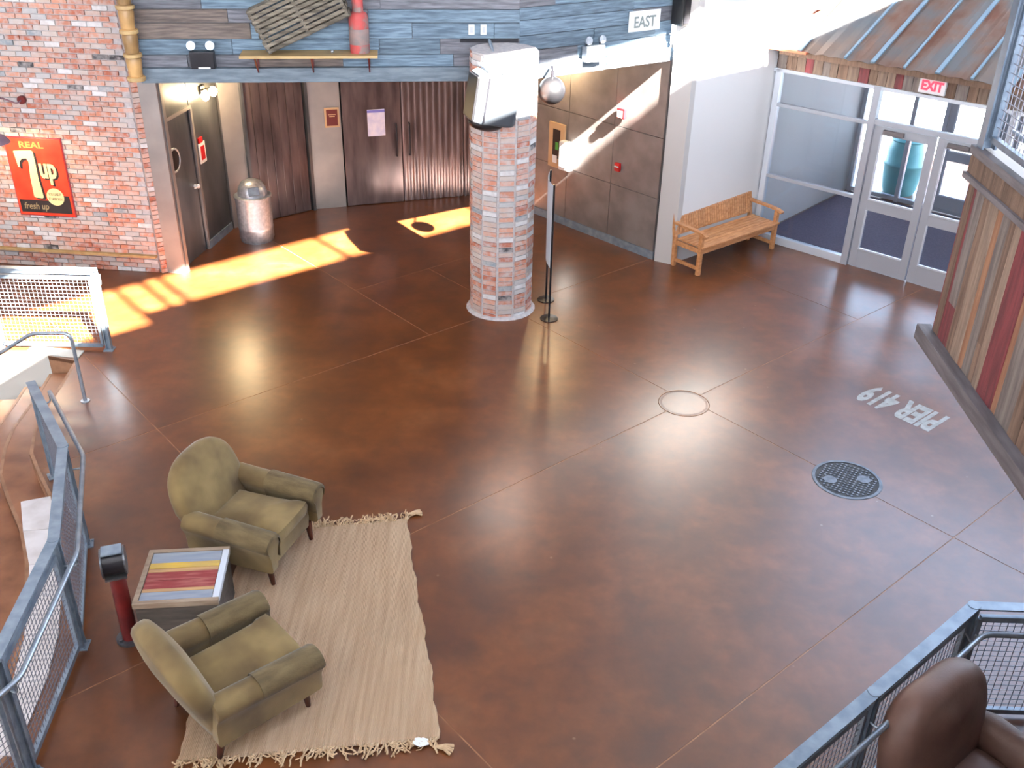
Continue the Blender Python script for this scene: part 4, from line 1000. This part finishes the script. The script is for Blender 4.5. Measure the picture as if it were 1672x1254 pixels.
# lobster trap
tr = empty('lobster_trap', fl(1.575, -.19, 3.325), aF, label='weathered grey wooden lath lobster trap tilted on the shelf', cat='trap')
TR = Matrix.Rotation(R(-24), 4, 'Y')
tl, tw, thh = 1.08, .30, .50
def tpart(nm, c, s, m='lath'):
    b = BM(); box(b, (0, 0, 0), s, None, .003); bmesh.ops.transform(b, matrix=TR @ Matrix.Translation(c), verts=b.verts[:]); return obj(nm, b, M[m], tr)
for k in range(9): tpart('lath', (tl/2, -tw/2+rnd.uniform(-.004, .004), .035+k*.058), (tl-rnd.uniform(0, .04), .014, .040))
for k in range(5): tpart('lath', (tl/2, -tw/2+.04+k*.06, thh+.02), (tl, .040, .014)); tpart('lath', (tl/2, -tw/2+.04+k*.06, .01), (tl, .040, .014))
for k in range(7): tpart('lath', (tl/2, tw/2, .035+k*.075), (tl, .014, .045))
for x_ in (.03, tl/2, tl-.03):
    tpart('frame_bow', (x_, -tw/2+.02, thh/2), (.035, .03, thh)); tpart('frame_bow', (x_, tw/2-.02, thh/2), (.035, .03, thh)); tpart('frame_bow', (x_, 0, .03), (.035, tw, .03)); tpart('frame_bow', (x_, 0, thh-.02), (.035, tw, .03))
for k in range(6): tpart('end_lath', (.0, 0, .05+k*.08), (.014, tw-.04, .04)); tpart('end_lath', (tl, 0, .05+k*.08), (.014, tw-.04, .04))
# red tank
tk = empty('gas_tank', fl(2.64, -.15, 3.316), aF, label='old flaking red gas tank standing upright at right end of shelf', cat='tank')
b = BM(); lathe(b, [(0, 0), (.115, 0), (.118, .02), (.118, .10)], 24); obj('foot_ring', b, M['tank'], tk, True)
b = BM(); lathe(b, [(.116, .10), (.12, .12), (.12, .27), (.116, .28)], 24); tag(obj('body', b, M['tankgrey'], tk, True), 'bare grey middle band')
b = BM(); lathe(b, [(.118, .28), (.118, .40), (.10, .45), (.07, .47), (.065, .47), (.065, .62), (.05, .66), (0, .66)], 24); obj('neck', b, M['tank'], tk, True)
b = BM(); sph(b, (0, 0, .02), .02, 10); tag(obj('glass_marble', b, M['galv'], None, True, loc=fl(2.31, -.18, 3.315)), 'small bright ball on the shelf between trap and tank', 'ball')
# clay pipe stack
cp = empty('clay_pipe', fl(-.02, -.16, 3.0), aF, label='vertical stack of tan clay pipe sections with flared collars at fascia end', cat='pipe')
zz = 0
for k in range(6):
    h = .27; b = BM(); lathe(b, [(.0, zz), (.10, zz), (.10, zz+.05), (.078, zz+.055), (.084, zz+.15), (.092, zz+h-.03), (.08, zz+h), (0, zz+h)], 20); s_ = obj('pipe_section', b, M['tan_pipe'], cp, True)
    b = BM(); lathe(b, [(.088, zz), (.108, zz+.008), (.108, zz+.04), (.088, zz+.05)], 20); obj('collar', b, M['tan_rim'], s_, True); zz += h
# emergency lights
def emerg(name, loc, rz, label, m='blackmetal'):
    e = empty(name, loc, rz, label=label, cat='emergency light', group='twin head emergency lights')
    obj('battery_box', bx((0, -.06, 0), (.29, .12, .2), .012), M[m], e); obj('strip', bx((.02, -.125, -.085), (.14, .01, .02)), M['signwhite'], e)
    for s in (1, -1):
        b = BM(); lathe(b, [(0, 0), (.035, .0), (.052, .05), (.052, .06), (0, .065)], 16, Matrix.Translation((.11*s, -.05, .16)) @ Matrix.Rotation(R(78), 4, 'X')); hd = obj('lamp_head', b, M['galv'], e, True)
        b = BM(); cyl(b, (.11*s, -.05, .09), (.11*s, -.05, .14), .012, 8); obj('neck', b, M['blackmetal'], hd)
    return e
emerg('emergency_light', fl(.76, -.005, 3.22), aF, 'black twin head emergency light on the blue boards left of the shelf')
emerg('emergency_light', frt(1.10, -.02, 3.18), aG, 'sunlit twin head emergency light on the blue boards below the EAST sign', 'galv')
# outlets and mount bar
for i, s_ in enumerate((4.0, 4.15)):
    e = empty('outlet_plate', fl(s_, .02, 3.55), aF, label='white outlet plate, %s of the pair above the speaker mount' % ('left' if i == 0 else 'right'), cat='outlet', group='white outlet plates')
    obj('plate', bx((0, -.01, 0), (.075, .012, .12), .003), M['signwhite'], e); obj('socket', bx((0, -.018, 0), (.035, .006, .07)), M['alu'], e)
# speaker
sp = empty('loudspeaker', fl(4.22, 0, 3.42), aF, label='large grey loudspeaker hung on a bar bracket in front of the column top', cat='loudspeaker')
obj('mount_bar', bx((0, 0.0, 0), (.72, .03, .035)), M['blackmetal'], sp)
b = BM(); cyl(b, (.0, .0, 0), (0, -.55, -.04), .022, 10); cyl(b, (0, -.55, -.03), (0, -.60, -.2), .02, 10); obj('arm', b, M['galv'], sp, True)
SPM = Matrix.Translation((-.02, -.82, -.50)) @ Matrix.Rotation(R(14), 4, 'Z') @ Matrix.Rotation(R(9), 4, 'Y')
b = BM(); pillow(b, rrect(.56, .42, .10, 6), .60, .07, .02, SPM, nr=6); obj('cabinet', b, M['spk'], sp, True)
b = BM(); pillow(b, rrect(.40, .62, .06, 5), .05, .02, .0, SPM @ Matrix.Translation((-.285, 0, 0)) @ Matrix.Rotation(R(90), 4, 'Y') @ Matrix.Rotation(R(90), 4, 'Z')) if False else box(b, (0, 0, 0), (.03, .34, .50), None, .012); bmesh.ops.transform(b, matrix=SPM @ Matrix.Translation((-.28, 0, .0)), verts=b.verts[:]); obj('grille', b, M['black'], sp)
b = BM(); sph(b, (0, 0, 0), .22, 24, (1.0, .75, .42)); bmesh.ops.transform(b, matrix=SPM @ Matrix.Translation((-.05, 0, -.30)), verts=b.verts[:]); obj('base_dome', b, M['black'], sp, True)
b = BM(); box(b, (-.16, -.212, 0), (.02, .012, .52)); bmesh.ops.transform(b, matrix=SPM, verts=b.verts[:]); obj('edge_trim', b, M['blackmetal'], sp)
b = BM(); box(b, (0, 0, .325), (.34, .30, .03), None, .01); bmesh.ops.transform(b, matrix=SPM, verts=b.verts[:]); obj('yoke', b, M['galv'], sp)
# globe
gl = empty('black_globe', (.42, 12.62, 2.86), 0, label='black ball shaped speaker hanging right of the brick column', cat='speaker')
b = BM(); sph(b, (0, 0, 0), .17, 28); obj('shell', b, M['black'], gl, True)
b = BM(); cyl(b, (0, 0, .15), (0, 0, .24), .02, 10); box(b, (0, .16, .23), (.03, .34, .015)); obj('bracket', b, M['blackmetal'], gl)
# second speaker at the right end
s2 = empty('black_wall_speaker', frt(2.52, -.14, 3.42), aG, label='tall black box speaker at right end of blue boards, cut by frame top', cat='loudspeaker')
obj('cabinet', bx((0, 0, .35), (.16, .24, .7), .03), M['black'], s2); obj('grille', bx((0, -.125, .35), (.12, .012, .62), .004), M['blackmetal'], s2)
b = BM(); tube(b, [(0, .1, 0), (0, .12, -.2), (.01, .12, -.46)], .007, 6); obj('cable', b, M['black'], s2)
# EAST sign
es = empty('east_sign', frt(2.01, .02, 3.50), aG, label='white EAST sign on the blue boards near the right speaker', cat='sign')
obj('plate', bx((0, -.01, 0), (.54, .015, .26), .003), M['signwhite'], es)
o = inst('lettering', text_mesh('EAST', .2, .002, .003, .85), es, (0, -.02, -.02), (R(90), 0, 0)); o.data.materials.append(mat('sign_grey_letters', srgb(120, 132, 134), rough=.6))
# wall lamps (lit)
def walllamp(loc, rz, label, pw_=14, twin=False):
    e = empty('wall_lamp', loc, rz, label=label, cat='wall lamp')
    obj('backplate', bx((0, -.015, 0), (.14, .03, .12), .006), M['blackmetal'], e)
    for s in ((-.13, .13) if twin else (0,)):
        b = BM(); cyl(b, (0, -.03, 0), (s, -.10, .0), .012, 8); obj('arm', b, M['blackmetal'], e)
        b = BM(); sph(b, (s, -.12, -.05), .06, 16, (1, 1, 1.25)); obj('bulb', b, M['bulb'], e, True)
        ld = bpy.data.lights.new('lamp_light', 'POINT'); ld.energy = pw_; ld.color = (1, .74, .42); ld.shadow_soft_size = .07
        lo2 = bpy.data.objects.new('lamp_light', ld); COL.objects.link(lo2); lo2.parent = e; lo2.location = (s, -.22, -.06)
    return e
walllamp(on(D0, math.atan2(D1[1]-D0[1], D1[0]-D0[0]), 1.36, .07, 2.30), math.atan2(D1[1]-D0[1], D1[0]-D0[0]), 'glowing twin bulb wall lamp above the porthole door', 22, True)
walllamp(ons(2.02, .0, 2.62), aS2, 'glowing wall lamp on steel wall just right of the column top', 30)
# restroom style sign
rs = empty('red_white_sign', on(D0, math.atan2(D1[1]-D0[1], D1[0]-D0[0]), 1.12, .06, 1.44), math.atan2(D1[1]-D0[1], D1[0]-D0[0]), label='small white framed red sign right of the porthole door', cat='sign')
obj('frame', bx((0, 0, 0), (.2, .016, .30), .003), M['signwhite'], rs); obj('plate', bx((0, -.01, 0), (.12, .006, .2)), M['redplastic'], rs); obj('tab', bx((-.02, 0, .19), (.12, .02, .08), .003), M['redplastic'], rs)
# fire devices
fs = empty('fire_strobe', ons(.82, .0, 2.06), aS2, label='red fire strobe with white lens high on the steel wall', cat='fire alarm')
obj('housing', bx((0, -.02, 0), (.15, .05, .15), .01), M['redplastic'], fs); obj('lens', bx((-.01, -.05, -.01), (.09, .03, .10), .012), M['signwhite'], fs)
fp = empty('fire_pull_station', ons(.82, .0, 1.25), aS2, label='small red fire pull station low on the steel wall', cat='fire alarm')
obj('housing', bx((0, -.02, 0), (.10, .045, .13), .008), M['redplastic'], fp); obj('pull_bar', bx((0, -.05, .01), (.08, .015, .02), .003), M['signwhite'], fp)
bd = empty('framed_board', ons(2.14, .0, 1.28), aS2, label='tall tan framed notice board with green print on the steel wall', cat='notice board')
obj('frame', bx((0, -.015, 0), (.36, .03, .72), .004), M['tanframe'], bd); obj('poster', bx((0, -.034, .03), (.16, .006, .46)), M['signblack'], bd); obj('green_mark', bx((.02, -.039, .0), (.07, .004, .12)), M['green'], bd); obj('white_mark', bx((-.02, -.039, -.22), (.10, .004, .12)), M['signwhite'], bd)
wbx = empty('white_wall_box', ons(1.88, .0, 1.18), aS2, label='white glossy wall box next to the tan notice board', cat='dispenser')
obj('housing', bx((0, -.06, 0), (.22, .13, .46), .02), M['signwhite'], wbx); obj('slot', bx((0, -.128, -.16), (.12, .006, .03)), M['alu'], wbx)

# 7up sign on the brick wall (local x = along BWQ->BWP, room side -y)
aL = wl.rotation_euler.z
def onl(s, y, z): return on(BWP, aL, -s, y, z)
sn = empty('seven_up_sign', onl(1.49, -.035, 1.35), aL, label='red enamel 7up sign with cream lettering on the brick wall', cat='sign')
sw_, sh_ = .80, 1.10
obj('plate', bx((0, 0, 0), (sw_, .02, sh_), .004), M['signred'], sn)
obj('rim', bx((0, .006, 0), (sw_+.03, .014, sh_+.03), .004), mat('sign_rim', srgb(150, 50, 60), rough=.4), sn)
obj('black_band', bx((.0, -.0115, -sh_/2+.13), (sw_-.06, .003, .18)), M['signblack'], sn)
b = BM(); box(b, (.28, -.0115, -sh_/2+.25), (.18, .003, .1)); obj('black_band', b, M['signblack'], sn)
def poly_letter(nm, pts, y, m, dx=0, dz=0):
    b = BM(); prism(b, [(p[0]+dx, p[1]+dz) for p in pts], 0, .004, Matrix.Translation((0, y, 0)) @ Matrix.Rotation(R(90), 4, 'X')); bmesh.ops.triangulate(b, faces=[f for f in b.faces if len(f.verts) > 4]); return obj(nm, b, m, sn)
seven = [(-.30, .36), (-.29, .37), (-.04, .385), (-.02, .37), (-.015, .2), (-.02, -.02), (.0, -.28), (-.02, -.295), (-.12, -.29), (-.14, -.27), (-.135, 0), (-.11, .22), (-.135, .27), (-.2, .26), (-.24, .22), (-.25, .14), (-.275, .14)]
poly_letter('numeral_shadow', seven, -.0112, M['signblack'], .03, -.025); poly_letter('numeral', seven, -.014, M['signcream'])
for (m_, dx, dz, y_, nm_) in ((M['signblack'], .025, -.02, -.0112, 'letter_shadow'), (M['signcream'], 0, 0, -.014, 'letters')):
    me = text_mesh('up', .40, .002, .014, .62, 'LEFT'); me.materials.append(m_); inst(nm_, me, sn, (.015+dx, y_, .13+dz), (R(90), 0, 0))
me = text_mesh('REAL', .12, .0015, .003, 1.3); me.materials.append(mat('sign_orange', srgb(240, 150, 80), rough=.4)); inst('heading', me, sn, (-.03, -.013, .455), (R(90), 0, 0))
me = text_mesh('fresh up', .13, .0015, .002, .85, shear=.2); me.materials.append(mat('sign_olive', srgb(150, 134, 100), rough=.4)); inst('slogan', me, sn, (-.14, -.015, -sh_/2+.13), (R(90), 0, 0))
b = BM(); cyl(b, (.17, -.010, -.27), (.17, -.0165, -.27), .125, 32); obj('cream_disc', b, M['signcream'], sn)
for t_, z_ in (('YOU LIKE IT', -.235), ('IT LIKES YOU', -.30)):
    me = text_mesh(t_, .048, .001, .001, .72); me.materials.append(mat('sign_small_print', srgb(120, 104, 84), rough=.5)); inst('small_print', me, sn, (.17, -.018, z_), (R(90), 0, 0))
# gooseneck lamp over the sign
gn = empty('gooseneck_lamp', onl(1.50, -.02, 2.42), aL, label='purple grey gooseneck barn lamp over the red sign, at left edge', cat='wall lamp')
b = BM(); cyl(b, (0, .0, 0), (0, -.05, 0), .055, 18); obj('wall_mount', b, M['red_paint'], gn, True)
b = BM(); tube(b, bend([(0, -.03, 0), (-.02, -.12, -.03), (-.12, -.32, .10), (-.20, -.50, .06), (-.18, -.55, -.16), (-.18, -.56, -.26)], .08, 5), .011, 8); obj('neck', b, M['shade'], gn, True)
b = BM(); lathe(b, [(.035, .10), (.045, .06), (.06, .02), (.14, -.03), (.19, -.09), (.195, -.11), (.185, -.105), (.13, -.045), (.04, .0), (0, .0)], 28); bmesh.ops.transform(b, matrix=Matrix.Translation((-.18, -.56, -.33)), verts=b.verts[:]); obj('shade', b, M['shade'], gn, True)
b = BM(); sph(b, (-.18, -.56, -.38), .035, 12); obj('bulb', b, M['bulb'], gn, True)
ld = bpy.data.lights.new('lamp_light', 'POINT'); ld.energy = 30; ld.color = (1, .78, .5); ld.shadow_soft_size = .05
lo2 = bpy.data.objects.new('lamp_light', ld); COL.objects.link(lo2); lo2.parent = gn; lo2.location = (-.18, -.56, -.45)
